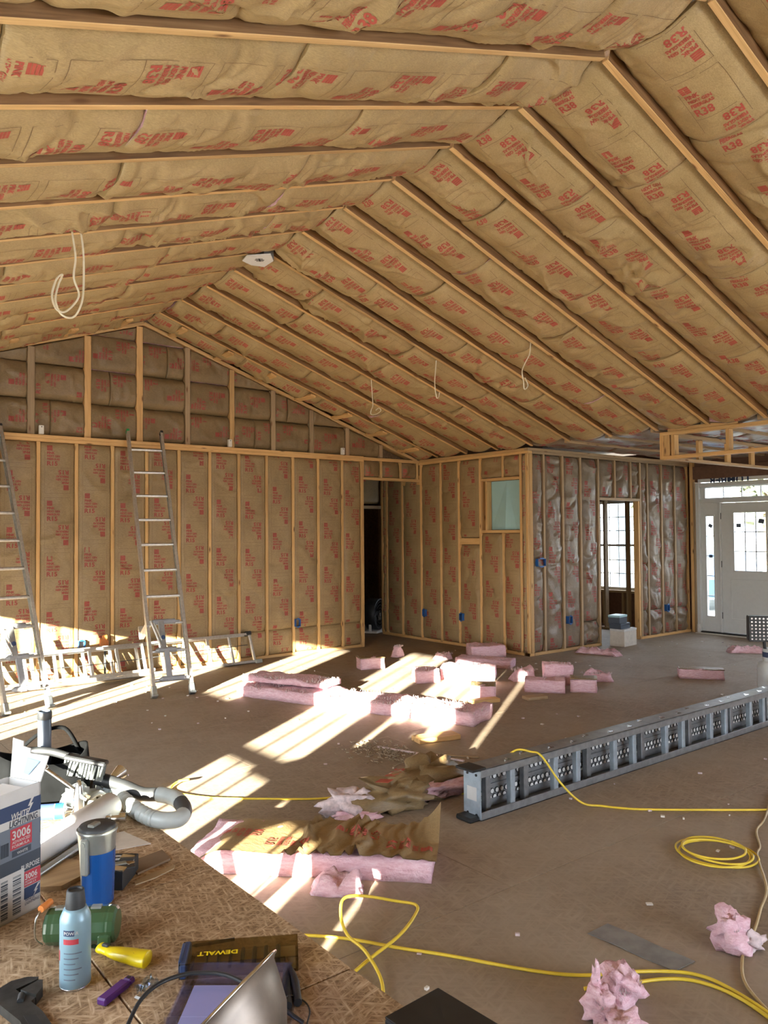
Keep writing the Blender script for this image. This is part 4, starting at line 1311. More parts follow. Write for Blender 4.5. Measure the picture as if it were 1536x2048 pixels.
# ---------------------------------------------------------------- fibreglass on the floor
def fuzz(L, W, H, seed, cell=0.03, amp=0.012, mat='pink', top=None, sag=0.0, taper=0.0):
    """soft block with uneven faces, base at z = 0, centred in x and y"""
    rs = np.random.RandomState(seed)
    mb = MB()
    nx, ny, nz = max(2, int(L / cell)), max(2, int(W / cell)), max(2, int(H / cell))
    def warp(p):
        x, y, z = p
        q = np.array([x, y, z]) * 9.0 + seed
        f = lambda a, b, s: float(vnoise(np.array([a]), np.array([b]), s)[0])
        dx = f(q[1] + 3, q[2] * 1.3, seed % 97) + 0.5 * f(q[1] * 3, q[2] * 3, seed % 89)
        dy = f(q[0] + 5, q[2] * 1.3, seed % 83) + 0.5 * f(q[0] * 3, q[2] * 3, seed % 79)
        dz = f(q[0] + 7, q[1], seed % 73) + 0.5 * f(q[0] * 3, q[1] * 3, seed % 71)
        k = z / H
        return (x * (1 - taper * k) + dx * amp, y * (1 - taper * k) + dy * amp, max(0.0, z + dz * amp * 1.6 * k + sag * k * math.cos(3 * x / L)))
    cache = {}
    def vid(i, j, k):
        if (i, j, k) not in cache:
            cache[(i, j, k)] = len(mb.v)
            mb.v.append(warp((L * (i / nx - 0.5), W * (j / ny - 0.5), H * k / nz)))
        return cache[(i, j, k)]
    def face(a, b, c, d, mi):
        mb.f.append((a, b, c, d)); mb.mi.append(mi); mb.sm.append(True)
    tm = 1 if top else 0
    for i in range(nx):
        for j in range(ny):
            face(vid(i, j, nz), vid(i + 1, j, nz), vid(i + 1, j + 1, nz), vid(i, j + 1, nz), tm)
            face(vid(i, j, 0), vid(i, j + 1, 0), vid(i + 1, j + 1, 0), vid(i + 1, j, 0), 0)
        for k in range(nz):
            face(vid(i, 0, k), vid(i + 1, 0, k), vid(i + 1, 0, k + 1), vid(i, 0, k + 1), 0)
            face(vid(i, ny, k), vid(i, ny, k + 1), vid(i + 1, ny, k + 1), vid(i + 1, ny, k), 0)
    for j in range(ny):
        for k in range(nz):
            face(vid(0, j, k), vid(0, j, k + 1), vid(0, j + 1, k + 1), vid(0, j + 1, k), 0)
            face(vid(nx, j, k), vid(nx, j + 1, k), vid(nx, j + 1, k + 1), vid(nx, j, k + 1), 0)
    return mb
def hair(n, L, W, z, seed, ln=0.03, r=0.0015, side=False):
    """short fibres standing up from a torn face"""
    rs = np.random.RandomState(seed)
    mb = MB()
    for _ in range(n):
        x, y = rs.uniform(-L / 2, L / 2), rs.uniform(-W / 2, W / 2)
        a = rs.uniform(0, 2 * math.pi)
        t = ln * rs.uniform(0.4, 1.2)
        d = V3((math.cos(a) * 0.6, math.sin(a) * 0.6, 1.0)).normalized() * t
        s = V3((-math.sin(a), math.cos(a), 0)) * r * rs.uniform(1, 4)
        p = V3((x, y, z - 0.008))
        mb.add([p - s, p + s, p + d], [(0, 1, 2)])
    return mb
def batt_piece(label, loc, L, W, H, rz, seed, kraft=False, fluffy=0, group='cut batt pieces on the floor', amp=0.012, tilt=None, taper=0.0, name='batt_piece', cell=0.03):
    Wm = Matrix.Translation(loc) @ Matrix.Rotation(rz, 4, 'Z')
    if tilt:
        Wm = Wm @ Matrix.Rotation(tilt, 4, 'X')
    t = thing(name, label, 'insulation', Wm=Wm, group=group)
    obj('fibreglass_body', fuzz(L, W, H, seed, cell, amp, taper=taper), 'pink', t)
    if kraft:
        f = fuzz(L * 1.02, W * 1.04, 0.006, seed + 3, 0.03, 0.006)
        o = obj('paper_facing', f, 'kraft_gable', t, WORLD[t.name] @ Matrix.Translation((0, 0, H + 0.002)))
    if fluffy:
        o = obj('torn_fibres', hair(fluffy, L, W, H, seed), 'fluff', t)
        o['kind'] = 'stuff'
    return t

# the long split batts
ang = math.atan2(-2.41, 0.90)
batt_piece('longest split pink batt across the sun patches, frayed grey on top', (4.42, 6.02, 0), 2.62, 0.42, 0.10, ang, 301, fluffy=2600, amp=0.03, group=None, name='long_batt', cell=0.04)
batt_piece('second split batt lying along the far end of the longest batt', (4.20, 6.82, 0.135), 1.0, 0.30, 0.05, ang + 0.06, 302, fluffy=900, amp=0.025, group=None, name='long_batt', cell=0.04)

# faced batt near the table
d_ = V3((0.70, -0.714, 0))
nn = V3((0.714, 0.70, 0))
cN = V3((2.045, 3.165, 0)) + nn * 0.20
nb_a = math.atan2(d_.y, d_.x)
nb = thing('faced_batt', 'paper-faced pink batt with crumpled face up beside the plywood table', 'insulation', Wm=Matrix.Translation(cN) @ Matrix.Rotation(nb_a, 4, 'Z'))
body = fuzz(1.16, 0.40, 0.105, 310, 0.035, 0.014)
obj('fibreglass_body', body, 'pink', nb)
# crumpled facing with folds across, curling up at the far right corner
nx, ny = 70, 22
rs = np.random.RandomState(5)
folds = [(rs.uniform(-0.05, 0.55), rs.uniform(0.008, 0.016), rs.uniform(0.012, 0.03), rs.uniform(-0.25, 0.25)) for _ in range(14)]
def face_h(x, y):
    h_ = 0.118
    for (fx_, wd, am, sl) in folds:
        h_ += am * math.exp(-((x - fx_ - sl * y + 0.02 * math.sin(y * 20)) / wd) ** 2)
    h_ += 0.012 * math.sin(x * 9 + y * 4) * 0.5
    cx = max(0.0, (x - 0.43) / 0.16)
    cyy = max(0.0, (y + 0.02) / 0.24)
    h_ += 0.11 * cx * cx * cyy
    cl_ = max(0.0, (-x - 0.40) / 0.2)
    h_ -= 0.10 * cl_ * cl_
    return h_
mb = MB()
for layer in (0.0, -0.004):
    vs, fs = [], []
    for i in range(nx + 1):
        for j in range(ny + 1):
            x, y = -0.60 + 1.20 * i / nx, -0.215 + 0.43 * j / ny
            vs.append((x, y, face_h(x, y) + layer))
    for i in range(nx):
        for j in range(ny):
            a = i * (ny + 1) + j
            q = (a, a + ny + 1, a + ny + 2, a + 1)
            fs.append(q if layer == 0 else q[::-1])
    mb.add(vs, fs, 0, None, True)
fac = obj('paper_facing', mb, 'kraft_wall', nb)
pm = MB()
tv, tf, lv, lf = BLOCKS['R15']
for cx, k in ((-0.27, 1), (0.33, 1)):
    pts = [(cx + y * k * 1.0, -0.03 + x * 0.8) for x, y in tv]
    pm.add([(x, y, face_h(x, y) + 0.003) for x, y in pts], [q[::-1] for q in tf])
obj('printed_lettering', pm, 'red', fac)['kind'] = 'stuff'

batt_piece('torn pink tuft against the front of the faced batt', (2.075, 2.955, 0), 0.24, 0.11, 0.075, -0.85, 320, fluffy=0, amp=0.05, taper=0.3, group=None, name='pink_tuft', cell=0.02)

# crumpled torn batt and paper behind
ct = thing('crumpled_batt', 'crumpled torn paper-faced batt heaped behind the faced batt', 'insulation', (2.95, 3.68, 0), -0.25)
def crumple(nm, c, s, seed, mat, par, amp=0.35, rz=0.0):
    rs = np.random.RandomState(seed)
    n1, n2 = 22, 14
    vs, fs = [], []
    for i in range(n1):
        for j in range(n2 + 1):
            a, b = 2 * math.pi * i / n1, math.pi * j / n2
            d = np.array([math.cos(a) * math.sin(b), math.sin(a) * math.sin(b), math.cos(b)])
            k = 1 + amp * (2 * float(vnoise(np.array([d[0] * 2.2 + 5 + d[2] * 3]), np.array([d[1] * 2.2 + 9]), seed)[0]) + float(vnoise(np.array([d[0] * 6 + 5 - d[2] * 4]), np.array([d[1] * 6 + 9]), seed + 1)[0]))
            p = d * k * np.array(s)
            z = p[2] + s[2] * 0.8
            vs.append((c[0] + p[0], c[1] + p[1], max(0.002, z + c[2])))
    for i in range(n1):
        for j in range(n2):
            a, b = i * (n2 + 1) + j, ((i + 1) % n1) * (n2 + 1) + j
            fs.append((a, a + 1, b + 1, b))
    Wm = WORLD[par.name] @ Matrix.Rotation(rz, 4, 'Z')
    return obj(nm, MB().add(vs, fs, 0, None, True), mat, par, Wm)
crumple('paper_facing', (0.05, 0.0, 0), (0.26, 0.16, 0.09), 411, 'kraft_gable', ct, 0.7)
crumple('paper_facing', (0.38, 0.12, 0), (0.22, 0.12, 0.10), 412, 'kraft_gable', ct, 0.7, 0.15)
crumple('fibreglass_tuft', (-0.26, -0.02, 0.0), (0.15, 0.11, 0.075), 413, 'fluff', ct, 0.6)
crumple('fibreglass_tuft', (0.36, -0.05, 0), (0.24, 0.07, 0.055), 414, 'pink', ct, 0.6, 0.2)
crumple('fibreglass_tuft', (-0.26, -0.12, 0), (0.16, 0.07, 0.03), 415, 'pink', ct, 0.5)
pm = MB()
add_text(pm, 'R15', 0.07, frame((0.02, -0.02, 0.178), (0.8, 0.6, 0.05), (-0.6, 0.8, -0.1)), 'L', 0, 1, 0.02)
pm.box((0, 0, 0), (0.07, 0.09, 0.001), 0, frame((-0.06, -0.05, 0.172), (0.8, 0.6, 0.0), (-0.6, 0.8, -0.1)))
obj('printed_lettering', pm, 'red', ct)['kind'] = 'stuff'

# pieces scattered further back
PC = [
    ('pink offcut with dark paper top standing before the doorway', (5.77, 7.56, 0), 0.30, 0.20, 0.13, -0.35, True),
    ('small upright pink scrap nearest the doorway', (6.58, 8.02, 0), 0.15, 0.10, 0.14, 0.3, False),
    ('small torn pink scrap with brown paper near the side wall', (6.90, 7.48, 0), 0.20, 0.15, 0.07, 0.2, False),
    ('thick pink batt offcut lying closest to the wall corner', (7.50, 7.32, 0), 0.46, 0.30, 0.15, -0.55, False),
    ('flat pink batt strip in front of the offcut by the wall corner', (6.92, 6.76, 0), 0.68, 0.26, 0.10, -1.05, False),
    ('sunlit pink batt end at the start of the scattered pile', (5.72, 6.50, 0), 0.26, 0.24, 0.14, -0.5, False),
    ('long sunlit pink batt in the middle of the scattered pile', (6.20, 6.32, 0), 0.60, 0.26, 0.15, -0.85, False),
    ('ragged pink tuft at the end of the long sunlit batt', (6.58, 5.86, 0), 0.26, 0.18, 0.12, -0.6, False),
    ('low pink block under the upright block', (6.30, 5.32, 0), 0.40, 0.22, 0.12, -0.9, False),
    ('upright pink block stacked behind the low pink block', (6.70, 5.48, 0), 0.30, 0.20, 0.22, -0.75, False),
    ('lilac grey paper-topped offcut against the low pink block', (6.60, 5.06, 0), 0.26, 0.20, 0.13, -0.9, True),
    ('pink offcut with flat brown paper top beside the thin board', (5.62, 5.52, 0), 0.24, 0.22, 0.12, -0.8, True),
    ('curled pink strip tapering off to the side of the pile', (7.14, 5.30, 0), 0.34, 0.12, 0.09, -0.9, False),
    ('lone pink strip on the bluish floor before the entry door', (8.14, 4.66, 0), 0.46, 0.16, 0.10, -0.95, True),
    ('pink shreds lying along the inner wall', (8.72, 6.42, 0), 0.62, 0.14, 0.06, -1.4, False),
    ('pink shred on the floor beside the heater', (10.28, 5.22, 0), 0.5, 0.16, 0.07, -0.9, False),
]
for i, (lab, loc, L, W, H, rz, kr) in enumerate(PC):
    ragged = any(k in lab for k in ('torn', 'tuft', 'shred', 'curled', 'upright pink scrap'))
    batt_piece(lab, loc, L, W, H, rz, 330 + i * 7, kr, fluffy=140 if ragged else 60, amp=0.05 if ragged else 0.016, taper=0.35 if ragged else 0.0, cell=0.025)
def clump(label, loc, s, seed, parts):
    t = thing('pink_clump', label, 'insulation', loc, 0, group='pulled clumps of pink fibreglass')
    for i, (c, ss, rz, mat) in enumerate(parts):
        crumple('fibreglass_tuft', c, ss, seed + i, mat, t, 0.45, rz)
    o = obj('loose_fibres', hair(160, s[0] * 0.7, s[1] * 0.7, s[2] * 0.9, seed, 0.022, 0.001), 'fluff', t)
    o['kind'] = 'stuff'
clump('large pale pink clump lying on the yellow cord', (2.325, 1.64, 0), (0.16, 0.14, 0.09), 501, [((0.01, 0.01, 0.0), (0.085, 0.062, 0.078), 0.2, 'pink'), ((0.05, -0.02, 0.01), (0.055, 0.05, 0.055), 0.5, 'pink')])
clump('pink clump drawn to a spike beside the large clump', (2.20, 1.635, 0), (0.10, 0.10, 0.08), 511, [((0, 0, 0.0), (0.050, 0.052, 0.060), 0, 'pink'), ((0.0, 0.02, 0.02), (0.016, 0.016, 0.085), 0, 'pink'), ((-0.03, -0.11, 0), (0.07, 0.06, 0.05), 0, 'pink')])
clump('rounded pink clump on the tan cord past the metal strip', (2.985, 1.60, 0), (0.13, 0.13, 0.1), 521, [((0, 0, 0), (0.08, 0.075, 0.075), 0, 'pink'), ((0.05, -0.05, 0), (0.055, 0.03, 0.04), -0.4, 'fluff')])

# ---------------------------------------------------------------- aluminium scaffold plank on edge
PX0, PX1, PY0, PY1, PH = 3.187, 7.80, 3.158, 3.290, 0.288
pl = thing('scaffold_plank', 'long grey aluminium scaffold plank standing on edge across the floor', 'plank', (PX0, PY0, 0))
Lp = PX1 - PX0
Wp = PY1 - PY0
for (z, nm) in ((0.0, 'side_rail'), (PH, 'side_rail')):
    d = 1 if z == 0 else -1
    m_ = MB().box((Lp / 2, Wp / 2, z + d * 0.004), (Lp, Wp, 0.008), ch=0.002).box((Lp / 2, 0.003, z + d * 0.024), (Lp, 0.006, 0.048), ch=0.002).box((Lp / 2, Wp - 0.003, z + d * 0.024), (Lp, 0.006, 0.048), ch=0.002)
    obj(nm, m_, 'alu_dark', pl)
deck = obj('walk_deck', MB().box((Lp / 2, Wp - 0.012, PH / 2), (Lp - 0.03, 0.006, PH - 0.03)), 'alu_dark', pl)
for z in (0.055, 0.14, 0.225):
    obj('deck_rib', MB().box((Lp / 2, Wp - 0.020, z), (Lp - 0.04, 0.010, 0.014)), 'alu_dark', pl)
# raised grip rings punched in the deck, in four rows
m_ = MB()
Xr = Matrix.Rotation(math.pi / 2, 4, 'X')
nb_ = int((Lp - 0.1) / 0.041)
for rrow, z in enumerate((0.066, 0.101, 0.186, 0.221)):
    for k in range(nb_):
        x = 0.06 + 0.041 * k + (0.0205 if rrow % 2 else 0)
        X = Matrix.Translation((x, Wp - 0.0155, z)) @ Xr
        m_.lathe([(0.0175, 0.0), (0.0175, 0.005), (0.0135, 0.007)], 10, 0, X, True, False)
        m_.lathe([(0.0, 0.0066), (0.0135, 0.0066)], 10, 1, X, False, False)  # white discs stand in for light showing through the holes
o = obj('grip_rings', m_, ['darkgrey', 'white'], pl)
o['kind'] = 'stuff'
for k in range(8):
    for x0_, kind in ((0.274, 0), (0.665, 0), (0.446, 1)):
        x = x0_ + 0.609 * k
        if x > Lp - 0.05:
            continue
        if kind == 0:
            obj('rung', MB().box((x, 0.028, PH / 2), (0.040, 0.038, PH - 0.02), ch=0.004), 'alu_blue', pl)
            obj('rung_rivet', MB().box((x - 0.01, 0.040, PH + 0.0015), (0.05, 0.012, 0.003)).box((x, 0.056, PH + 0.0015), (0.012, 0.028, 0.003)), 'chrome', pl)
        else:
            obj('rear_strut', MB().box((x, 0.078, PH / 2), (0.042, 0.04, PH - 0.02), ch=0.004), 'alu_dark', pl)
            obj('rung_rivet', MB().box((x, 0.085, PH + 0.0015), (0.05, 0.012, 0.003)).box((x + 0.012, 0.101, PH + 0.0015), (0.012, 0.028, 0.003)), 'chrome', pl)
obj('rear_strut', MB().box((0.12, 0.078, PH / 2), (0.042, 0.04, PH - 0.02), ch=0.004), 'alu_dark', pl)
ep = obj('end_plate', MB().box((-0.004, Wp / 2, PH / 2), (0.008, Wp, PH - 0.02)), 'alu_blue', pl)
obj('paper_label', MB().box((-0.009, Wp * 0.50, PH * 0.50), (0.002, 0.075, 0.075)), 'card', ep)
for yy in (0.03, 0.10):
    for zz in (0.03, PH - 0.035):
        obj('bolt', MB().cyl((-0.012, yy, zz), (-0.006, yy, zz), 0.008, 8), 'black', ep)
obj('rubber_end', MB().box((-0.015, Wp / 2, PH + 0.002), (0.11, Wp + 0.01, 0.014), ch=0.006), 'black', pl)
obj('rubber_end', MB().box((-0.035, Wp / 2 + 0.005, 0.014), (0.085, Wp - 0.01, 0.028), ch=0.008), 'black', pl)

# ---------------------------------------------------------------- cords on the floor
def cord(label, pts, mat='yellow', r=0.0065, group='cords on the floor', n=8, name='floor_cable'):
    return tag(obj(name, MB().tube(smooth_path(pts, n), r, 8), mat), label, 'cord', group)
Z = 0.0068
cord('yellow cord running behind the faced batt and over the scaffold plank', [(2.17, 4.93, Z), (2.20, 4.84, 0.03), (2.13, 4.87, 0.02), (2.06, 4.80, Z), (2.08, 4.66, Z), (2.20, 4.47, Z), (2.45, 4.24, Z), (2.70, 4.04, Z), (3.0, 3.93, Z), (3.3, 3.70, Z), (3.48, 3.50, 0.02), (3.55, 3.34, 0.22),
      (3.60, 3.27, 0.302), (3.645, 3.19, 0.302), (3.67, 3.13, 0.285), (3.72, 3.03, 0.14), (3.80, 2.94, 0.03), (3.90, 2.87, Z), (4.0, 2.72, Z), (4.22, 2.52, Z), (4.58, 2.22, Z), (5.1, 1.8, Z)])
cord('yellow cord with a raised kinked loop at the table edge', [(1.30, 2.15, Z), (1.62, 2.33, Z), (1.80, 2.40, 0.012), (1.99, 2.44, 0.03), (2.13, 2.51, 0.035), (2.215, 2.59, 0.03), (2.17, 2.68, 0.03), (2.05, 2.755, 0.06), (1.94, 2.74, 0.085), (1.87, 2.66, 0.06), (1.84, 2.57, 0.03), (1.82, 2.42, 0.028), (1.74, 2.22, Z), (1.5, 2.0, Z)])
cord('yellow cord running straight past the pink clumps', [(1.45, 2.92, Z), (1.70, 2.75, Z), (1.85, 2.59, Z), (1.97, 2.40, Z), (2.08, 2.24, Z), (2.24, 1.98, Z), (2.36, 1.84, Z), (2.50, 1.74, 0.012), (2.62, 1.66, Z), (2.685, 1.58, Z), (2.70, 1.48, Z), (2.66, 1.30, Z), (2.55, 1.05, Z)])
cord('yellow cord doubling back beside the straight cord', [(2.30, 1.78, Z), (2.45, 1.70, Z), (2.58, 1.63, Z), (2.65, 1.55, Z), (2.67, 1.42, Z), (2.62, 1.25, Z), (2.50, 1.02, Z)])
pts = []
for k in range(44):
    a = 2 * math.pi * k / 11.0 + 0.6
    r_ = 0.185 + 0.018 * math.sin(k * 0.9) - 0.0012 * k
    pts.append((3.755 + r_ * math.cos(a) + 0.012 * math.sin(k * 0.37), 2.085 + r_ * 0.98 * math.sin(a) + 0.012 * math.cos(k * 0.53), Z + 0.0007 * k))
cord('yellow cord wound in a flat coil on the floor', pts, 'yellow', 0.0055, None, 5, 'coiled_cord')
cord('thin tan cord snaking past the coiled yellow cord', [(4.9, 2.35, Z), (4.44, 2.17, Z), (4.22, 2.11, Z), (4.02, 1.995, Z), (3.88, 1.94, 0.012), (3.58, 1.75, Z), (3.36, 1.67, Z), (3.18, 1.605, Z), (3.02, 1.56, Z), (2.92, 1.525, Z), (2.80, 1.46, Z), (2.72, 1.38, Z), (2.60, 1.20, Z)], 'tan_cord', 0.006)

# ---------------------------------------------------------------- bits on the floor
m_ = MB()
qs = [(2.631, 2.016), (2.761, 2.014), (2.77, 1.631), (2.651, 1.641)]
n_ = 12
vs, fs = [], []
for i in range(n_ + 1):
    t_ = i / n_
    for s_ in (0, 1):
        a, b = qs[0 if s_ == 0 else 1], qs[3 if s_ == 0 else 2]
        vs.append((a[0] + (b[0] - a[0]) * t_, a[1] + (b[1] - a[1]) * t_, 0.003 + 0.003 * math.sin(t_ * 5) ** 2))
for i in range(n_):
    fs.append((2 * i, 2 * i + 2, 2 * i + 3, 2 * i + 1))
nv0 = len(vs)
vs += [(x, y, z - 0.0025) for x, y, z in vs]
fs += [tuple(reversed([i + nv0 for i in q])) for q in fs]
for i in range(n_):
    fs.append((2 * i, nv0 + 2 * i, nv0 + 2 * i + 2, 2 * i + 2)); fs.append((2 * i + 1, 2 * i + 3, nv0 + 2 * i + 3, nv0 + 2 * i + 1))
fs += [(0, 1, nv0 + 1, nv0), (2 * n_, nv0 + 2 * n_, nv0 + 2 * n_ + 1, 2 * n_ + 1)]
tag(obj('metal_strip', MB().add(vs, fs), 'galv'), 'flat grey strip of sheet metal flashing on the floor', 'metal strip')
def offcut(label, loc, s, rz, mat='wood', group='wood offcuts on the floor'):
    return tag(obj('wood_offcut', MB().box((0, 0, s[2] / 2), s, ch=0.003), mat, None, Matrix.Translation(loc) @ Matrix.Rotation(rz, 4, 'Z')), label, 'wood', group)
offcut('short pale board lying before the longest batt', (4.17, 4.62, 0.0), (0.36, 0.15, 0.038), -0.25)
offcut('small wood block under the pink offcut by the thin board', (5.43, 5.33, 0.0), (0.30, 0.10, 0.036), -0.3)
offcut('thin board end lying in the narrow sun strip', (5.92, 5.12, 0.0), (0.22, 0.12, 0.03), -0.3, 'wood_grey')
offcut('long thin stick pointing to the scaffold plank', (3.80, 4.40, 0.0), (0.74, 0.02, 0.012), -1.24, 'fluff')
offcut('thin dark stick crossing by the plank end', (3.98, 4.17, 0.0), (0.30, 0.02, 0.01), -0.95, 'wood_grey')
rs = np.random.RandomState(77)
m_ = MB()
for _ in range(240):
    x, y = 3.62 + rs.normal(0, 0.11), 4.62 + rs.normal(0, 0.17)
    a, l, w = rs.uniform(0, 6.3), rs.uniform(0.01, 0.035), rs.uniform(0.004, 0.009)
    m_.box((0, 0, 0.003), (l, w, 0.006), 0, Matrix.Translation((x, y, rs.uniform(0, 0.012))) @ Matrix.Rotation(a, 4, 'Z') @ Matrix.Rotation(rs.uniform(-0.3, 0.3), 4, 'Y'))
tag(obj('sawdust_pile', m_, 'sawdust'), 'low pile of sweepings and wood shavings on the floor', 'debris', kind='stuff')
m_ = MB()
for _ in range(240):
    x, y = rs.uniform(1.8, 11.2), rs.uniform(1.4, 8.8)
    if PY0 - 0.05 < y < PY1 + 0.05 or (x > X1 - 0.2 and y > Y1 - 0.1) or any(abs(x - q[1][0]) < 0.45 and abs(y - q[1][1]) < 0.45 for q in PC) or (1.5 < x < 3.5 and 2.7 < y < 4.2) or (3.7 < x < 5.1 and 4.5 < y < 7.6):
        continue
    l = rs.uniform(0.008, 0.028)
    m_.box((0, 0, 0.004), (l, l * rs.uniform(0.4, 1), rs.uniform(0.004, 0.01)), int(rs.rand() < 0.4), Matrix.Translation((x, y, 0)) @ Matrix.Rotation(rs.uniform(0, 6), 4, 'Z'))
tag(obj('floor_crumbs', m_, ['offwhite', 'fluff']), 'pale crumbs and paper scraps scattered over the floor', 'debris', kind='stuff')

# ---------------------------------------------------------------- heater, boxes, fan
ht = thing('propane_heater', 'tank-top propane heater with square head behind the scaffold plank', 'heater', (7.74, 3.66, 0))
obj('tank', MB().lathe([(0.10, 0.0), (0.11, 0.02), (0.10, 0.03), (0.14, 0.05), (0.155, 0.10), (0.155, 0.27), (0.14, 0.33), (0.10, 0.355), (0.03, 0.365)], 32), 'tank', ht)
col_ = MB()
for k in range(24):
    a0, a1 = 2 * math.pi * k / 24, 2 * math.pi * (k + 1) / 24
    if 4 < k < 8:
        continue
    for r in (0.105, 0.100):
        q = [(r * math.cos(a0), r * math.sin(a0), 0.35), (r * math.cos(a1), r * math.sin(a1), 0.35), (r * math.cos(a1), r * math.sin(a1), 0.47), (r * math.cos(a0), r * math.sin(a0), 0.47)]
        col_.quad(*(q if r > 0.102 else q[::-1]))
obj('collar', col_, 'tank', ht)
obj('label_band', MB().lathe([(0.106, 0.39), (0.106, 0.44)], 24, caps=False), 'navy', ht)
obj('pole', MB().tube([(-0.06, 0.05, 0.36), (-0.08, 0.07, 0.66)], 0.016, 8).cyl((-0.06, 0.05, 0.60), (0.02, 0.0, 0.66), 0.03, 10), 'black', ht)
Xh = Matrix.Translation((-0.12, 0.09, 0.67)) @ Matrix.Rotation(0.65, 4, 'Z')
hd = obj('heater_head', MB().box((-0.05, 0, 0.0), (0.02, 0.19, 0.25), 0, Xh, 0.004).box((0, 0, 0.115), (0.12, 0.19, 0.014), 0, Xh, 0.003).box((0, 0, -0.115), (0.12, 0.19, 0.014), 0, Xh, 0.003).box((0.02, 0.09, 0), (0.10, 0.012, 0.22), 0, Xh).box((0.02, -0.09, 0), (0.10, 0.012, 0.22), 0, Xh), 'darkgrey', ht)
m_ = MB()
for j in range(5):
    for k in range(7):
        m_.cyl((-0.062, -0.07 + 0.035 * j, -0.10 + 0.033 * k), (-0.0605, -0.07 + 0.035 * j, -0.10 + 0.033 * k), 0.009, 8, X=Xh)
obj('vent_holes', m_, 'chrome', hd)
obj('valve', MB().cyl((0, 0, 0.36), (0, 0, 0.44), 0.02, 10).cyl((-0.03, 0, 0.43), (0.05, 0, 0.43), 0.018, 10), 'chrome', ht)

def carton(name, label, loc, s, rz, mats, group=None):
    t = thing(name, label, 'box', loc, rz, group)
    obj('carton', MB().box((0, 0, s[2] / 2), s, ch=0.002), mats[0], t)
    obj('lid', MB().box((0, 0, s[2] - 0.012), (s[0] + 0.006, s[1] + 0.006, 0.03), ch=0.003), mats[1], t)
    return t
bz = 0.24
carton('cardboard_box', 'pale cardboard box at the bottom of the stack by the inner doorway', (9.66, 6.70, 0), (0.36, 0.22, bz), 0.12, ('card_pale', 'card'), 'boxes stacked by the inner doorway')
carton('fastener_box', 'dark fastener box in the middle of the stack by the inner doorway', (9.60, 6.715, bz + 0.004), (0.26, 0.18, 0.075), 0.10, ('darkslate', 'darkslate'), 'boxes stacked by the inner doorway')
carton('fastener_box', 'teal topped dark box at the top of the stack by the inner doorway', (9.56, 6.72, bz + 0.086), (0.24, 0.17, 0.11), 0.16, ('darkslate', 'teal'), 'boxes stacked by the inner doorway')
fan = thing('floor_fan', 'dark round floor fan standing in the hallway behind the doorway', 'fan', (7.92, 10.25, 0), 0.5)
Xf = WORLD[fan.name] @ Matrix.Translation((0, 0, 0.30)) @ Matrix.Rotation(math.pi / 2, 4, 'X')
obj('housing', MB().lathe([(0.24, -0.10), (0.255, -0.09), (0.255, 0.09), (0.24, 0.10), (0.22, 0.09), (0.22, -0.09)], 32), 'black', fan, Xf)
m_ = MB()
for r in (0.05, 0.10, 0.15, 0.20):
    m_.tube([(r * math.cos(a * math.pi / 12), r * math.sin(a * math.pi / 12), 0.095) for a in range(25)], 0.004, 5)
obj('grille', m_, 'darkgrey', fan, Xf)
for k in range(4):
    obj('blade', MB().box((0.11, 0, 0), (0.16, 0.08, 0.006), 0, Matrix.Rotation(k * math.pi / 2, 4, 'Z') @ Matrix.Rotation(0.4, 4, 'X')), 'darkgrey', fan, Xf)
obj('stand', MB().box((0, 0, 0.02), (0.40, 0.24, 0.035), ch=0.008).box((-0.19, 0, 0.16), (0.02, 0.04, 0.28)).box((0.19, 0, 0.16), (0.02, 0.04, 0.28)), 'card', fan)

# ---------------------------------------------------------------- the plywood table and what lies on it
T = 0.745
TX0, TX1, TY0, TY1 = -0.275, 0.948, 0.46, 2.90
tb = thing('work_table', 'makeshift work table topped with strips of oriented strand board', 'table', (TX0, TY0, 0))
for (xa, xb, ys) in ((TX0, 0.545, (TY0, 1.92, TY1)), (0.545, TX1, (TY0, 1.31, 1.92, 2.34, TY1))):
    for a, b in zip(ys[:-1], ys[1:]):
        obj('board', MB().box((0, 0, 0), (xb - xa - 0.004, b - a - 0.004, 0.018), ch=0.0015), 'osb', tb, Matrix.Translation(((xa + xb) / 2, (a + b) / 2, T - 0.009)))
for y in (0.9, 1.6, 2.3):
    member('batten', tb, (TX0 + 0.05, y, T - 0.018 - 0.019), (TX1 - 0.06, y, T - 0.018 - 0.019), 0.09, 0.038, (0, 0, 1), 'wood')
def sawhorse(y, label):
    t = thing('sawhorse', label, 'sawhorse', ((TX0 + TX1) / 2, y, 0), group='sawhorses under the table')
    zt = T - 0.018 - 0.038
    obj('beam', MB().box((0, 0, zt - 0.0455), (1.0, 0.04, 0.09), ch=0.003), 'wood', t)
    cx = (TX0 + TX1) / 2
    for sx in (-0.4, 0.4):
        for sy in (-1, 1):
            member('leg', t, (cx + sx * 1.08, y + sy * 0.22, 0.0), (cx + sx, y + sy * 0.042, zt - 0.005), 0.038, 0.085, (1, 0, 0), 'wood_grey')
sawhorse(0.90, 'wooden sawhorse under the near end of the work table')
sawhorse(2.30, 'wooden sawhorse under the far end of the work table')

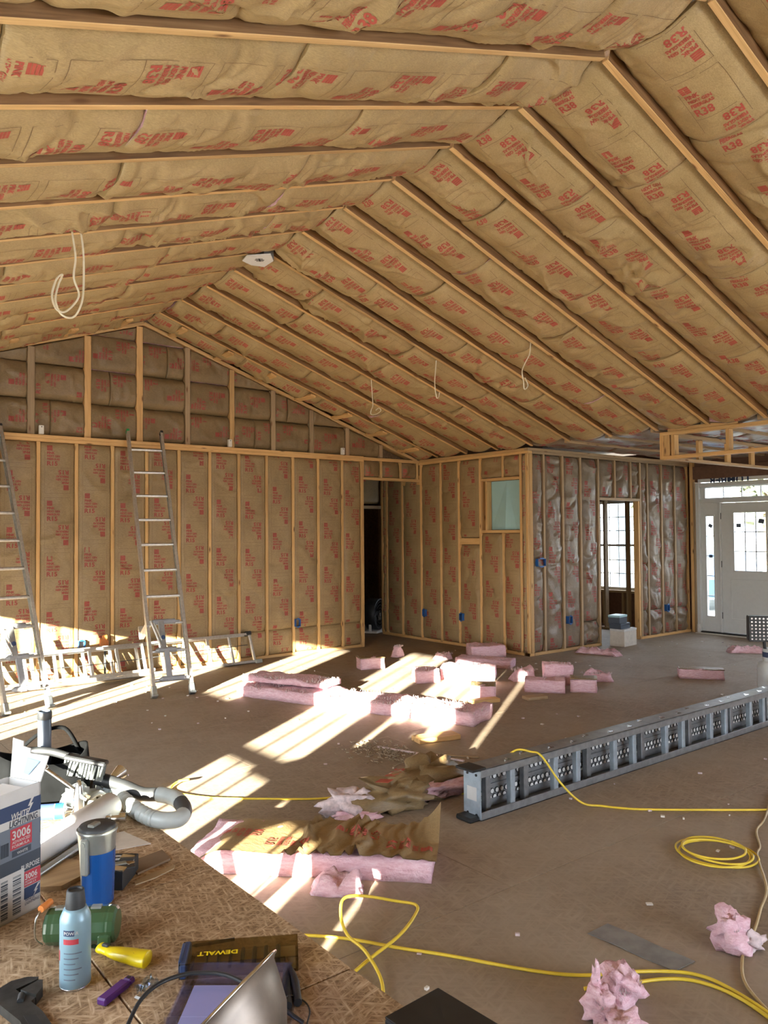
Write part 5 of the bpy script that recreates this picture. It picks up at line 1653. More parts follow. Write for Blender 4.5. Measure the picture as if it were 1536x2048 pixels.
# caulk carton
C0 = V3((0.529, 1.994, T))
a_ = V3((-0.889, -0.458, 0)).normalized()
b_ = V3((-a_.y, a_.x, 0))
if b_.y < 0:
    b_ = -b_
BW, BD, BH = 0.30, 0.105, 0.293
Qb = frame(C0 + a_ * BW, -a_, (0, 0, 1))        # face frame: x to the right, y up, z towards the viewer
cb = thing('caulk_carton', 'printed navy and grey caulk carton with one flap standing open', 'box', Wm=Qb)
t_ = 0.004
m_ = MB()
m_.box((BW / 2, BH / 2, -t_ / 2), (BW, BH, t_)).box((BW / 2, BH / 2, -BD + t_ / 2), (BW, BH, t_)).box((t_ / 2, BH / 2, -BD / 2), (t_, BH, BD)).box((BW - t_ / 2, BH / 2, -BD / 2), (t_, BH, BD)).box((BW / 2, t_ / 2, -BD / 2), (BW, t_, BD))
body = obj('carton', m_, 'card', cb)
def fq(x0, x1, y0, y1, z=0.0006):
    return MB().box(((x0 + x1) / 2, (y0 + y1) / 2, z / 2), (x1 - x0, y1 - y0, z))
obj('navy_band', fq(0.0, BW, 0.229, 0.263), 'navy', body)
obj('grey_panel', fq(0.0, BW, 0.139, 0.211), 'slate', body)
obj('dark_band', fq(0.0, BW, 0.098, 0.139), 'darkslate', body)
m_ = MB()
bolt = [(0.2785, 0.275), (0.262, 0.247), (0.269, 0.247), (0.257, 0.222), (0.278, 0.252), (0.271, 0.252), (0.288, 0.275)]
m_.add([(x, y, 0.0012) for x, y in bolt], [(0, 1, 2, 5, 6), (2, 3, 4, 5)])
obj('bolt_emblem', m_, 'card', body)
m_ = MB()
tz = lambda x, y, z=0.0014: Matrix.Translation((x, y, z)) @ Matrix.Shear('XY', 4, (0, 0)) 
SH = Matrix(((1, 0.18, 0, 0), (0, 1, 0, 0), (0, 0, 1, 0), (0, 0, 0, 1)))
add_text(m_, 'WHITE', 0.013, Matrix.Translation((0.214, 0.2295, 0.0014)) @ SH, 'L', 0, 0.85, 0.02)
obj('printed_lettering', m_, 'card', body)
m_ = MB()
add_text(m_, 'LIGHTNING.', 0.0145, Matrix.Translation((0.211, 0.2125, 0.0014)) @ SH, 'L', 0, 0.72, 0.02)
obj('printed_lettering', m_, 'darkslate', body)
obj('red_patch', fq(0.214, 0.274, 0.160, 0.207, 0.0010), 'labelred', body)
m_ = MB()
add_text(m_, '3006', 0.020, Matrix.Translation((0.2185, 0.183, 0.0018)), 'L', 0, 0.95, 0.02)
add_text(m_, 'ADVANCED', 0.0065, Matrix.Translation((0.2185, 0.1735, 0.0018)), 'L', 0, 1.0, 0.01)
add_text(m_, 'FORMULA', 0.0065, Matrix.Translation((0.2185, 0.1640, 0.0018)), 'L', 0, 1.15, 0.01)
obj('printed_lettering', m_, 'card', body)
obj('dark_patch', fq(0.219, 0.272, 0.143, 0.157, 0.0010), 'darkslate', body)
m_ = MB()
add_text(m_, 'WHITE', 0.006, Matrix.Translation((0.232, 0.1465, 0.0018)), 'L', 0, 1.1, 0.01)
add_text(m_, 'PURPOSE', 0.0115, Matrix.Translation((0.296, 0.104, 0.0018)), 'R', 0, 0.8, 0.02)
obj('printed_lettering', m_, 'card', body)['kind'] = 'stuff'
st = obj('shipping_label', fq(0.185, 0.2525, 0.006, 0.108, 0.0012), 'card', body)
m_ = MB()
y = 0.012
kk = 0
while y < 0.10:
    w = (0.0012, 0.0028, 0.0018, 0.0040, 0.0010)[kk % 5]
    m_.box((0.198, y, 0.0016), (0.018, w, 0.0006)).box((0.232, y, 0.0016), (0.022, w * 0.8, 0.0006))
    y += w + (0.002, 0.0014, 0.003)[kk % 3]
    kk += 1
for k in range(8):
    m_.box((0.190 + 0.0027 * k, 0.166, 0.0012), (0.0013 if k % 3 else 0.0022, 0.03, 0.0006))
obj('barcode', m_, 'darkslate', body)['kind'] = 'stuff'
obj('red_patch', fq(0.2535, 0.299, 0.062, 0.097, 0.0012), 'labelred', body)
m_ = MB()
add_text(m_, '3006', 0.013, Matrix.Translation((0.2545, 0.079, 0.0018)), 'L', 0, 1.0, 0.02)
add_text(m_, 'ADVANCED', 0.0045, Matrix.Translation((0.2545, 0.072, 0.0018)), 'L', 0, 1.0, 0.01)
add_text(m_, 'FORMULA', 0.0045, Matrix.Translation((0.2545, 0.0655, 0.0018)), 'L', 0, 1.1, 0.01)
obj('printed_lettering', m_, 'card', body)
obj('navy_patch', fq(0.2535, 0.298, 0.034, 0.060, 0.0010), 'navy', body)
m_ = MB()
m_.add([(0.2535 + (x - 0.257) * 0.75 + 0.022, 0.030 + (y - 0.222) * 0.55, 0.0016) for x, y in bolt], [(0, 1, 2, 5, 6), (2, 3, 4, 5)])
obj('bolt_emblem', m_, 'card', body)
m_ = MB()
add_text(m_, 'WHITE', 0.006, Matrix.Translation((0.2545, 0.029, 0.0018)) @ SH, 'L', 0, 1.0, 0.01)
add_text(m_, 'LIGHTNING', 0.006, Matrix.Translation((0.2545, 0.021, 0.0018)) @ SH, 'L', 0, 0.9, 0.01)
obj('printed_lettering', m_, 'navy', body)
# flap hinged along the right edge, tilted outward
m_ = MB()
fl = [(0, 0), (0.10, 0), (0.135, 0.090), (0.098, 0.086), (0.092, 0.074), (0.066, 0.071), (0.062, 0.060), (0.0, 0.060)]
Xf = Matrix((((0), (0.42), (1), BW), (0, 0.9075, 0, BH), (-1, 0, 0.0, 0), (0, 0, 0, 1)))
m_.prism(fl, -0.0015, 0.0015, 0, Xf)
flap = obj('flap', m_, 'card', cb)
m_ = MB().add([(0.020, 0.046, -0.004), (0.064, 0.050, -0.004), (0.060, 0.014, -0.004), (0.042, 0.012, -0.004)], [(3, 2, 1, 0)], 0, Xf).add([(0.020, 0.046, -0.0025), (0.064, 0.050, -0.0025), (0.060, 0.014, -0.0025), (0.042, 0.012, -0.0025)], [(0, 1, 2, 3)], 0, Xf)
obj('tape_piece', m_, 'tapeblue', flap)
m_ = MB().box((BW / 2, BH - 0.02, -BD / 2), (BW - 0.01, 0.003, BD - 0.01)).box((BW * 0.55, BH - 0.012, -BD * 0.40), (BW * 0.7, 0.002, 0.08), 0, Matrix.Rotation(0.03, 4, 'Z'))
obj('paper_insert', m_, 'paper', cb)

def lathed(name, label, cat, loc, parts, tilt=None):
    t = thing(name, label, cat, loc)
    for (nm, prof, mat) in parts:
        obj(nm, MB().lathe(prof, 36), mat, t)
    return t
# insulated mug
mug = lathed('travel_mug', 'steel and metallic blue travel mug beside the caulk carton', 'mug', (0.640, 1.925, T), [
    ('body', [(0.034, 0.0), (0.036, 0.004), (0.0375, 0.06), (0.041, 0.125), (0.045, 0.168), (0.047, 0.172), (0.047, 0.178), (0.043, 0.178)], 'mugsteel'),
    ('lid', [(0.0435, 0.170), (0.0435, 0.181), (0.040, 0.186), (0.012, 0.187)], 'darkgrey')])
m_ = MB()
n_ = 28
for i in range(n_):
    a0, a1 = -2.95 + 3.6 * i / n_, -2.95 + 3.6 * (i + 1) / n_
    zt0 = 0.128 if i > 4 else 0.085
    for (z0, z1) in ((0.006, zt0),):
        r0, r1 = 0.0372 + 0.001, 0.0375 + (zt0 - 0.06) / 0.065 * 0.0035 + 0.001
        m_.quad((r0 * math.cos(a0), r0 * math.sin(a0), z0), (r0 * math.cos(a1), r0 * math.sin(a1), z0), (r1 * math.cos(a1), r1 * math.sin(a1), z1), (r1 * math.cos(a0), r1 * math.sin(a0), z1))
m_.sm = [True] * len(m_.f)
obj('blue_sleeve', m_, 'mugblue', mug)
Xm = Matrix.Translation((0.640, 1.925, T)) @ Matrix.Rotation(math.radians(215), 4, 'Z')
obj('lever', MB().box((0.047, 0, 0.125), (0.012, 0.020, 0.085), ch=0.004).cyl((0.047, 0, 0.155), (0.055, 0, 0.155), 0.006, 10), 'mugsteel', mug, Xm)
obj('lid_slider', MB().box((0.012, 0.0, 0.189), (0.03, 0.018, 0.008), ch=0.003), 'mugsteel', mug, Xm)

# aerosol can
can = lathed('spray_can', 'pale blue spray can with dark grey cap in front of the green canteen', 'can', (0.492, 1.607, T), [
    ('body', [(0.0275, 0.0), (0.0292, 0.003), (0.0292, 0.128), (0.0282, 0.134), (0.0235, 0.145), (0.021, 0.150), (0.010, 0.151)], 'canblue'),
    ('rim', [(0.0298, 0.001), (0.0298, 0.004), (0.029, 0.005), (0.029, 0.0)], 'chrome'),
    ('cap', [(0.0185, 0.149), (0.019, 0.156), (0.0165, 0.182), (0.0155, 0.184), (0.0125, 0.185), (0.011, 0.181)], 'darkgrey')])
def on_cyl(mb_, r, ang, z, pts, faces, mi=0):
    vs = []
    for (x, y) in pts:
        a = ang + x / r
        vs.append((r * math.cos(a), r * math.sin(a), z + y))
    mb_.add(vs, faces, mi)
va = math.atan2(-1.607, -0.492)
def patch(x0, x1, y0, y1, n=6):
    pts, fc = [], []
    for i in range(n + 1):
        x = x0 + (x1 - x0) * i / n
        pts += [(x, y0), (x, y1)]
    for i in range(n):
        fc.append((2 * i, 2 * i + 2, 2 * i + 3, 2 * i + 1))
    return pts, fc
def canprint(nm, mat, items):
    mb_ = MB()
    for (r, ang, z, pts, fc) in items:
        on_cyl(mb_, r, ang, z, pts, fc)
    obj(nm, mb_, mat, can)
canprint('label_badge', 'navy', [(0.0295, va, 0.106, *patch(-0.024, -0.002, 0, 0.011))])
canprint('label_stripe', 'labelred', [(0.0295, va, 0.090, *patch(-0.024, 0.006, 0, 0.010)), (0.0295, va, 0.055, *patch(-0.042, -0.036, 0, 0.02, 2))])
tv, tf = text2d('POW-R', 0.02)
canprint('printed_lettering', 'card', [(0.0297, va, 0.1085, [(-0.0225 + x * 0.0062, y * 0.006) for x, y in tv], tf)])
for row in range(6):
    tv, tf = text2d(('multi purpose', 'spray lubricant', 'shake well before use', 'keep away from heat', 'contents under pressure', 'net weight')[row], 0.0)
canprint('small_print', 'slate', [(0.0296, va, 0.072 - 0.010 * k, *patch(-0.023, 0.012 - 0.006 * (k % 3), 0, 0.0022)) for k in range(6)])

# green canteen with wire bail
gc = thing('green_canteen', 'dark green metal canteen lying down with wooden grip on its wire bail', 'canteen', (0.553, 1.757, T), math.atan2(-0.089, 0.128))
m_ = MB()
prof = []
Xc = WORLD[gc.name] @ Matrix.Translation((-0.075, 0, 0.039)) @ Matrix.Rotation(math.pi / 2, 4, 'Y')
m_.lathe([(0.030, 0.0), (0.036, 0.004), (0.038, 0.010), (0.0375, 0.020), (0.038, 0.024), (0.038, 0.128), (0.0375, 0.132), (0.038, 0.136), (0.036, 0.146), (0.030, 0.150)], 12, smooth=False)
obj('body', m_, 'green', gc, Xc)
for zz in (0.03, 0.105):
    obj('latch', MB().box((-0.037, 0.0, zz), (0.006, 0.016, 0.022), ch=0.001), 'mugsteel', gc, Xc)
obj('spout', MB().box((0.022, -0.034, 0.13), (0.03, 0.012, 0.026), ch=0.004), 'green', gc, Xc)
obj('bail', MB().tube(smooth_path([(0.030, -0.02, -0.002), (0.01, -0.03, -0.014), (-0.03, -0.03, -0.012), (-0.045, -0.01, -0.004)], 6), 0.002, 6), 'chrome', gc, Xc)
obj('grip', MB().cyl((-0.045, -0.020, -0.006), (-0.047, 0.010, 0.004), 0.0075, 12), 'orange', gc, Xc)

# yellow utility knife
yk = thing('utility_knife', 'yellow snap-blade utility knife lying by the spray can', 'knife', (0.592, 1.640, T), math.atan2(-0.12, 0.062))
obj('handle', MB().tube(smooth_path([(-0.055, 0.004, 0.011), (-0.035, 0.0, 0.011), (-0.01, -0.002, 0.012), (0.03, 0.0, 0.013), (0.06, 0.004, 0.012), (0.070, 0.006, 0.012)], 8), 0.0165, 14, flat=0.72, rf=lambda t, i: (0.85 if t < 0.12 else 0.72 if t < 0.3 else 0.8 + 0.55 * math.sin((t - 0.3) / 0.7 * math.pi * 0.62)) * (1.0 if t < 0.93 else max(0.25, 1 - (t - 0.93) * 9))), 'yellow_plastic', yk)
obj('slider', MB().box((-0.038, 0.0, 0.0215), (0.016, 0.010, 0.006), ch=0.002), 'darkgrey', yk)
obj('blade', MB().prism([(-0.055, -0.006), (-0.055, 0.008), (-0.078, 0.008), (-0.085, -0.006)], 0.010, 0.0115), 'chrome', yk)
obj('grip_ring', MB().tube([(0.045 + 0.010 * math.cos(k * math.pi / 8), 0.002 + 0.010 * math.sin(k * math.pi / 8), 0.0255) for k in range(13)], 0.0006, 5), 'darkgrey', yk)

# purple lighter and foil scrap
pu = thing('purple_lighter', 'dark purple plastic lighter lying on the table', 'lighter', (0.543, 1.5225, T), math.atan2(0.042, 0.072))
obj('body', MB().box((-0.008, 0, 0.007), (0.070, 0.022, 0.014), ch=0.003), 'purple', pu)
obj('hood', MB().box((0.036, 0, 0.0068), (0.018, 0.020, 0.0125), ch=0.004), 'purple', pu)
obj('thumb_hole', MB().cyl((0.036, 0, 0.0128), (0.036, 0, 0.0136), 0.004, 10), 'black', pu)
fo = thing('foil_scrap', 'torn white foil wrapper beside the purple lighter', 'scrap', (0.590, 1.492, T), 0.4)
rs = np.random.RandomState(9)
def wrinkled(nm, L, W, amp, seed, mat, par, off=(0, 0, 0), fold=0.0, n=10):
    vs, fs = [], []
    for layer in (0, 0.0012):
        for i in range(n + 1):
            for j in range(n + 1):
                x, y = L * (i / n - 0.5), W * (j / n - 0.5)
                z = 0.004 + amp * (0.6 + float(vnoise(np.array([i * 0.9 + seed]), np.array([j * 0.9]), seed)[0])) + fold * abs(x / L) * 2
                vs.append((x + off[0], y + off[1], max(0.001, z) + off[2] + layer))
    for i in range(n):
        for j in range(n):
            a = i * (n + 1) + j
            fs.append((a, a + 1, a + n + 2, a + n + 1))
            b = a + (n + 1) ** 2
            fs.append((b, b + n + 1, b + n + 2, b + 1))
    return obj(nm, MB().add(vs, fs, 0, None, False), mat, par)
wrinkled('wrapper', 0.045, 0.022, 0.018, 21, 'film', fo)
obj('torn_corner', MB().box((-0.028, 0.0, 0.008), (0.020, 0.014, 0.001), 0, Matrix.Rotation(-0.35, 4, 'Y')), 'card', fo)

# smoked bit case, lettering upside down to the viewer
dx_ = V3((0.197, -0.119, 0)).normalized()
dy_ = V3((0.119, 0.197, 0)).normalized()
Qd = frame((0.655, 1.490, T), dx_, dy_)
dw = thing('bit_case', 'smoked clear plastic drill bit case with yellow lettering', 'case', Wm=Qd)
cw, cd, chh = 0.235, 0.088, 0.030
m_ = MB()
for (c, s) in (((cw / 2, cd / 2, 0.0015), (cw, cd, 0.003)), ((cw / 2, cd / 2, chh - 0.001), (cw, cd, 0.002)), ((cw / 2, 0.001, chh / 2), (cw, 0.002, chh)), ((cw / 2, cd - 0.001, chh / 2), (cw, 0.002, chh)), ((cw - 0.001, cd / 2, chh / 2), (0.002, cd, chh))):
    m_.box(c, s)
shell = obj('clear_shell', m_, 'smoke', dw)
obj('latch_end', MB().box((0.008, cd / 2, chh / 2), (0.016, cd + 0.004, chh + 0.002), ch=0.004).box((0.001, cd / 2, chh / 2), (0.006, cd * 0.8, chh + 0.006), ch=0.002), 'navy', dw)
obj('tray', MB().box((cw / 2 + 0.01, cd / 2, 0.006), (cw - 0.03, cd - 0.01, 0.006)), 'card_tan', dw)
for k in range(7):
    obj('drill_bit', MB().cyl((0.05 + 0.024 * k, 0.012, 0.013), (0.05 + 0.024 * k, 0.076, 0.013), 0.003 + 0.0004 * k, 8), 'steel_dark', dw)
m_ = MB()
add_text(m_, 'DEWALT', 0.015, frame((0.113, 0.040, chh + 0.0012), (-1, 0, 0), (0, -1, 0)), 'L', 0, 0.95, 0.03)
obj('printed_lettering', m_, 'yellow_plastic', shell)
pn = tag(obj('pencil_stub', MB().cyl((0.735, 1.585, T + 0.0036), (0.812, 1.556, T + 0.0036), 0.0034, 6).cyl((0.735, 1.585, T + 0.0036), (0.728, 1.588, T + 0.0036), 0.0034, 6, r1=0.0008), 'steel_dark'), 'dark pencil stub behind the smoked bit case', 'pencil')

# lavender translucent tray lid
Ql = frame((0.551, 1.318, T), V3((0.105, -0.085, 0)), V3((0.085, 0.105, 0)))
lv_ = thing('plastic_tray', 'lavender tinted clear plastic tray lid under the lamp cord', 'lid', Wm=Ql)
lw, ld, lh = 0.20, 0.185, 0.045
m_ = MB()
for (c, s) in (((lw / 2, ld / 2, lh), (lw - 0.02, ld - 0.02, 0.002)), ((0.006, ld / 2, lh / 2), (0.003, ld, lh)), ((lw - 0.006, ld / 2, lh / 2), (0.003, ld, lh)), ((lw / 2, 0.006, lh / 2), (lw, 0.003, lh)), ((lw / 2, ld - 0.006, lh / 2), (lw, 0.003, lh))):
    m_.box(c, s)
obj('lid_shell', m_, 'lavender', lv_)
m_ = MB()
for (c, s) in (((-0.004, ld / 2, 0.002), (0.018, ld + 0.02, 0.003)), ((lw + 0.004, ld / 2, 0.002), (0.018, ld + 0.02, 0.003)), ((lw / 2, ld + 0.004, 0.002), (lw, 0.018, 0.003))):
    m_.box(c, s, ch=0.001)
obj('lip', m_, 'lavender', lv_)
obj('tray_floor', MB().box((lw / 2, ld / 2, 0.003), (lw - 0.02, ld - 0.02, 0.002)), plain('lavender_card', (0.66, 0.66, 0.86), 0.5), lv_)

# clamp lamp
ax = (-0.60 * _r2 + 0.55 * _u2 + 0.25 * _f).normalized()
lc = V3((0.540, 1.120, 0.880))
Xl = Matrix.Translation(lc) @ ax.to_track_quat('Z', 'Y').to_matrix().to_4x4()
lm = thing('clamp_lamp', 'spun metal clamp lamp shade lying on its side at the table edge', 'lamp', Wm=Xl)
prof_o = [(0.030, -0.150), (0.030, -0.125), (0.040, -0.115), (0.075, -0.095), (0.105, -0.060), (0.122, -0.020), (0.128, -0.004), (0.134, 0.0), (0.136, 0.003)]
prof_i = [(0.134, 0.004), (0.126, -0.002), (0.119, -0.020), (0.102, -0.058), (0.072, -0.092), (0.030, -0.112)]
m_ = MB().lathe(prof_o, 56, caps=False).lathe(prof_i, 56, caps=False)
obj('shade', m_, 'lampshell', lm)
obj('rolled_rim', MB().tube([(0.1355 * math.cos(2 * math.pi * k / 56), 0.1355 * math.sin(2 * math.pi * k / 56), 0.002) for k in range(57)], 0.0028, 8), 'chrome', lm)
obj('socket', MB().lathe([(0.022, -0.172), (0.027, -0.165), (0.027, -0.13)], 24), 'black', lm)
Zc = T + 0.006
obj('lamp_cord', MB().tube(smooth_path([(0.30, 1.10, Zc), (0.40, 1.24, Zc), (0.495, 1.35, 0.775), (0.54, 1.385, 0.80), (0.592, 1.400, 0.807), (0.650, 1.385, 0.806), (0.70, 1.33, 0.80), (0.76, 1.20, 0.76)], 8), 0.0038, 8), 'black', lm, Matrix.Identity(4))

# small clamp and wire beside the lamp
pc = thing('spring_pliers', 'small black handled pliers beside the clamp lamp', 'pliers', (0.0, 0.0, 0.0))
z0 = T + 0.009
obj('handle', MB().tube(smooth_path([(0.838, 1.385, z0), (0.822, 1.33, z0 + 0.004), (0.790, 1.265, z0)], 6), 0.008, 10), 'black', pc)
obj('handle', MB().tube(smooth_path([(0.832, 1.372, z0), (0.802, 1.325, z0 + 0.004), (0.770, 1.268, z0)], 6), 0.008, 10), 'black', pc)
obj('jaw', MB().tube([(0.836, 1.378, z0), (0.856, 1.415, z0)], 0.006, 8, rf=lambda t, i: 1 - 0.5 * t), 'chrome', pc)
cable('thin bent wire lying against the pliers handles', [(0.765, 1.276, T + 0.021), (0.788, 1.284, T + 0.014), (0.806, 1.266, T + 0.004), (0.798, 1.237, T + 0.004), (0.775, 1.210, T + 0.004), (0.74, 1.17, T + 0.004)], 0.0016, 'steel_dark', 'bent_wire', 'wire')

# black case overhanging the table edge
bc = thing('black_case', 'flat black case overhanging the table edge', 'case', (0.945, 0.93, T), 0.05)
obj('case_body', MB().box((0, 0, 0.012), (0.135, 0.36, 0.024), ch=0.003), 'black', bc)
obj('case_lid', MB().box((0, 0.0, 0.026), (0.133, 0.358, 0.004), ch=0.001), 'black', bc)
obj('hinge_tab', MB().box((0.066, 0.04, 0.014), (0.006, 0.03, 0.012), ch=0.001), 'darkgrey', bc)

# adjustable wrench at the near edge
pw = [(0.365, 1.65), (0.389, 1.664), (0.417, 1.659), (0.434, 1.644), (0.428, 1.634), (0.388, 1.627), (0.392, 1.615)]
pw1 = [(0.34, 1.66), (0.365, 1.652), (0.389, 1.664), (0.417, 1.659), (0.434, 1.646), (0.428, 1.637), (0.388, 1.628), (0.392, 1.612), (0.410, 1.577), (0.401, 1.569), (0.409, 1.523), (0.412, 1.44), (0.372, 1.44), (0.369, 1.52), (0.353, 1.592), (0.335, 1.62)]
pw2 = [(0.3935, 1.614), (0.430, 1.628), (0.436, 1.624), (0.430, 1.601), (0.412, 1.5785)]
wr_ = thing('adjustable_wrench', 'dark steel adjustable wrench with open jaws near the spray can', 'wrench', (0.39, 1.57, T))
I4 = Matrix.Identity(4)
obj('head_and_handle', MB().prism([(x, y) for x, y in pw1[::-1]], T + 0.001, T + 0.018), 'steel_dark', wr_, I4)
obj('sliding_jaw', MB().prism([(x, y) for x, y in pw2[::-1]], T + 0.002, T + 0.0215), 'steel_dark', wr_, I4)
obj('knurl', MB().cyl((0.392, 1.600, T + 0.019), (0.384, 1.578, T + 0.019), 0.006, 12), 'darkgrey', wr_, I4)
obj('handle_web', MB().prism([(0.380, 1.45), (0.400, 1.45), (0.396, 1.52), (0.378, 1.53)], T + 0.018, T + 0.0186), 'black', wr_, I4)

# small open carton of fasteners
sb = thing('fastener_carton', 'small black carton spilling foil packets behind the mug', 'box', (0.715, 2.02, T), -0.7)
obj('carton', MB().box((0, 0, 0.0225), (0.085, 0.115, 0.045), ch=0.001), 'black', sb)
obj('white_end', MB().box((-0.02, -0.0585, 0.022), (0.028, 0.002, 0.038)), 'card', sb)
m_ = MB().tube([(0.022 * math.cos(2 * math.pi * k / 24), 0.015 + 0.022 * math.sin(2 * math.pi * k / 24), 0.0458) for k in range(25)], 0.0022, 5)
m_.box((0.0, 0.015, 0.0458), (0.018, 0.004, 0.001)).box((0.0, 0.023, 0.0458), (0.010, 0.003, 0.001))
obj('printed_ring', m_, 'card', sb)
for k in range(7):
    rr = np.random.RandomState(60 + k)
    X = Matrix.Translation((0.030 + rr.uniform(-0.012, 0.022), -0.045 + 0.012 * k, 0.05 + rr.uniform(-0.004, 0.006))) @ Matrix.Rotation(rr.uniform(-0.6, 0.6), 4, 'Z') @ Matrix.Rotation(rr.uniform(-0.5, 0.5), 4, 'X')
    obj('foil_packet', MB().box((0, 0, 0), (0.036, 0.020, 0.005), 0, X, 0.0015), ('chrome', 'darkgrey', 'mugsteel')[k % 3], sb)

# sheets and boards
def slab_poly(name, label, cat, pts, z0, z1, mat, group=None):
    return tag(obj(name, MB().prism(pts, z0, z1), mat), label, cat, group)
slab_poly('paper_sheet', 'pale sheet of card lying under the hammer head', 'paper', [(0.735, 2.215), (0.878, 2.186), (0.850, 2.325), (0.72, 2.335)], T + 0.0005, T + 0.003, 'card_pale')
slab_poly('thin_board', 'thin brown board strip beside the small black carton', 'board', [(0.772, 2.010), (0.876, 2.045), (0.882, 2.115), (0.762, 2.09)], T + 0.0005, T + 0.006, 'brownboard', 'board scraps on the table')
slab_poly('thin_board', 'torn brown paper strip in front of the thin board', 'board', [(0.745, 1.955), (0.80, 1.962), (0.86, 1.985), (0.872, 2.005), (0.80, 1.995), (0.75, 1.975)], T + 0.0005, T + 0.003, 'card_tan', 'board scraps on the table')
slab_poly('thin_board', 'grey weathered board between carton and mug', 'board', [(0.545, 2.075), (0.592, 2.045), (0.690, 2.095), (0.700, 2.14), (0.60, 2.28), (0.56, 2.22)], T + 0.0005, T + 0.012, 'wood_grey', 'board scraps on the table')

# rolled drawings
ro = thing('drawing_roll', 'thick roll of white drawings catching the sun on the table', 'paper roll', (0, 0, 0))
r0, r1 = V3((0.505, 2.170, T + 0.039)), V3((0.862, 2.470, T + 0.039))
Xr_ = Matrix.Translation(r0) @ (r1 - r0).to_track_quat('Z', 'Y').to_matrix().to_4x4()
Lr = (r1 - r0).length
obj('outer_sheet', MB().lathe([(0.030, 0.002), (0.038, 0.0), (0.038, Lr), (0.030, Lr - 0.002), (0.028, Lr - 0.03)], 36), 'paper', ro, Xr_)
sp = []
for k in range(60):
    a = 2 * math.pi * k / 16
    sp.append((0.029 * (1 - k / 90) * math.cos(a), 0.029 * (1 - k / 90) * math.sin(a), Lr - 0.003))
obj('rolled_layers', MB().tube(sp, 0.0012, 4), 'card', ro, Xr_)
fm = thing('film_roll', 'narrow roll of clear film along the front of the drawings', 'film roll', (0, 0, 0))
q0, q1 = V3((0.555, 2.135, T + 0.017)), V3((0.770, 2.318, T + 0.017))
obj('film', MB().cyl(q0, q1, 0.016, 20), 'film', fm, I4)
obj('core', MB().cyl(q0, q1, 0.009, 16), 'card', fm, I4)

# hammer
hm = thing('claw_hammer', 'steel claw hammer with its head beside the drawing roll', 'hammer', Wm=frame((0.822, 2.392, T + 0.026), (0.905, -0.42, 0.0), (0.42, 0.905, 0.0)))
obj('head', MB().cyl((0.010, 0, 0), (0.040, 0, 0), 0.010, 14).cyl((0.038, 0, 0), (0.056, 0, 0), 0.0155, 18).box((0, 0, 0), (0.03, 0.024, 0.026), ch=0.004), 'chrome', hm)
for s in (-1, 1):
    obj('claw', MB().tube(smooth_path([(-0.010, 0, 0.010 * s), (-0.035, -0.002, 0.014 * s), (-0.062, -0.014, 0.015 * s)], 6), 0.009, 8, flat=0.45), 'chrome', hm)
obj('handle', MB().tube([(0, 0.008, 0), (-0.004, -0.05, -0.004), (-0.02, -0.14, -0.010)], 0.010, 10, flat=0.8), 'darkgrey', hm)

# tool bag with tools, vacuum hose, tubes
tg = thing('tool_bag', 'open black fabric tool bag at the far end of the table', 'bag', (0.735, 2.745, T), -0.35)
m_ = MB()
n_ = 32
def ring(r, z, sq=0.75):
    out = []
    for k in range(n_):
        a = 2 * math.pi * k / n_
        cx, sx = math.cos(a), math.sin(a)
        out.append((0.145 * r * math.copysign(abs(cx) ** sq, cx), 0.095 * r * math.copysign(abs(sx) ** sq, sx), z + 0.018 * math.sin(a * 2 + 1) * (z > 0.1)))
    return out
rings = [ring(0.9, 0.002), ring(1.0, 0.03), ring(1.02, 0.10), ring(0.96, 0.165), ring(0.90, 0.160), ring(0.88, 0.06), ring(0.4, 0.05)]
vs = [p for r in rings for p in r]
fs = [(i * n_ + k, i * n_ + (k + 1) % n_, (i + 1) * n_ + (k + 1) % n_, (i + 1) * n_ + k) for i in range(len(rings) - 1) for k in range(n_)]
fs.append(tuple(reversed(range(n_))))
fs.append(tuple(range((len(rings) - 1) * n_, len(rings) * n_)))
m_.add(vs, fs, 0, None, True)
obj('bag_body', m_, 'black_soft', tg)
obj('carry_handle', MB().tube(smooth_path([(-0.09, 0.07, 0.15), (-0.02, 0.075, 0.21), (0.06, 0.07, 0.225), (0.11, 0.05, 0.15)], 8), 0.012, 8, flat=0.5), 'black_soft', tg)
pp = thing('pipe_length', 'dark pipe standing upright out of the tool bag', 'pipe', (0.752, 2.79, T + 0.06))
obj('pipe_wall', MB().lathe([(0.0185, 0.0), (0.0215, 0.0), (0.0215, 0.232), (0.0185, 0.232)], 24, caps=False).lathe([(0.0185, 0.232), (0.0180, 0.05), (0.0, 0.05)], 24, caps=False), 'darkslate', pp)
obj('coupling', MB().lathe([(0.0225, 0.205), (0.0232, 0.207), (0.0232, 0.226), (0.0225, 0.228)], 24, caps=False), 'black', pp)
br = thing('scrub_brush', 'grey bristled scrub brush leaning on the tool bag rim', 'brush', Wm=frame((0.835, 2.635, T + 0.125), (0.80, -0.55, -0.22), (0.52, 0.82, -0.1)))
obj('brush_back', MB().box((0, 0, 0.022), (0.135, 0.055, 0.016), ch=0.006).tube(smooth_path([(-0.06, 0, 0.022), (-0.12, 0, 0.026), (-0.19, 0, 0.015)], 5), 0.013, 8), 'black', br)
m_ = MB()
rs = np.random.RandomState(3)
for i in range(13):
    for j in range(6):
        x, y = -0.060 + 0.010 * i, -0.022 + 0.0088 * j
        q = rs.normal(0, 0.004, 2)
        m_.cyl((x, y, 0.015), (x + q[0], y + q[1] , -0.03), 0.0038, 5, r1=0.0044)
o = obj('bristles', m_, 'bristle', br)
o['kind'] = 'stuff'
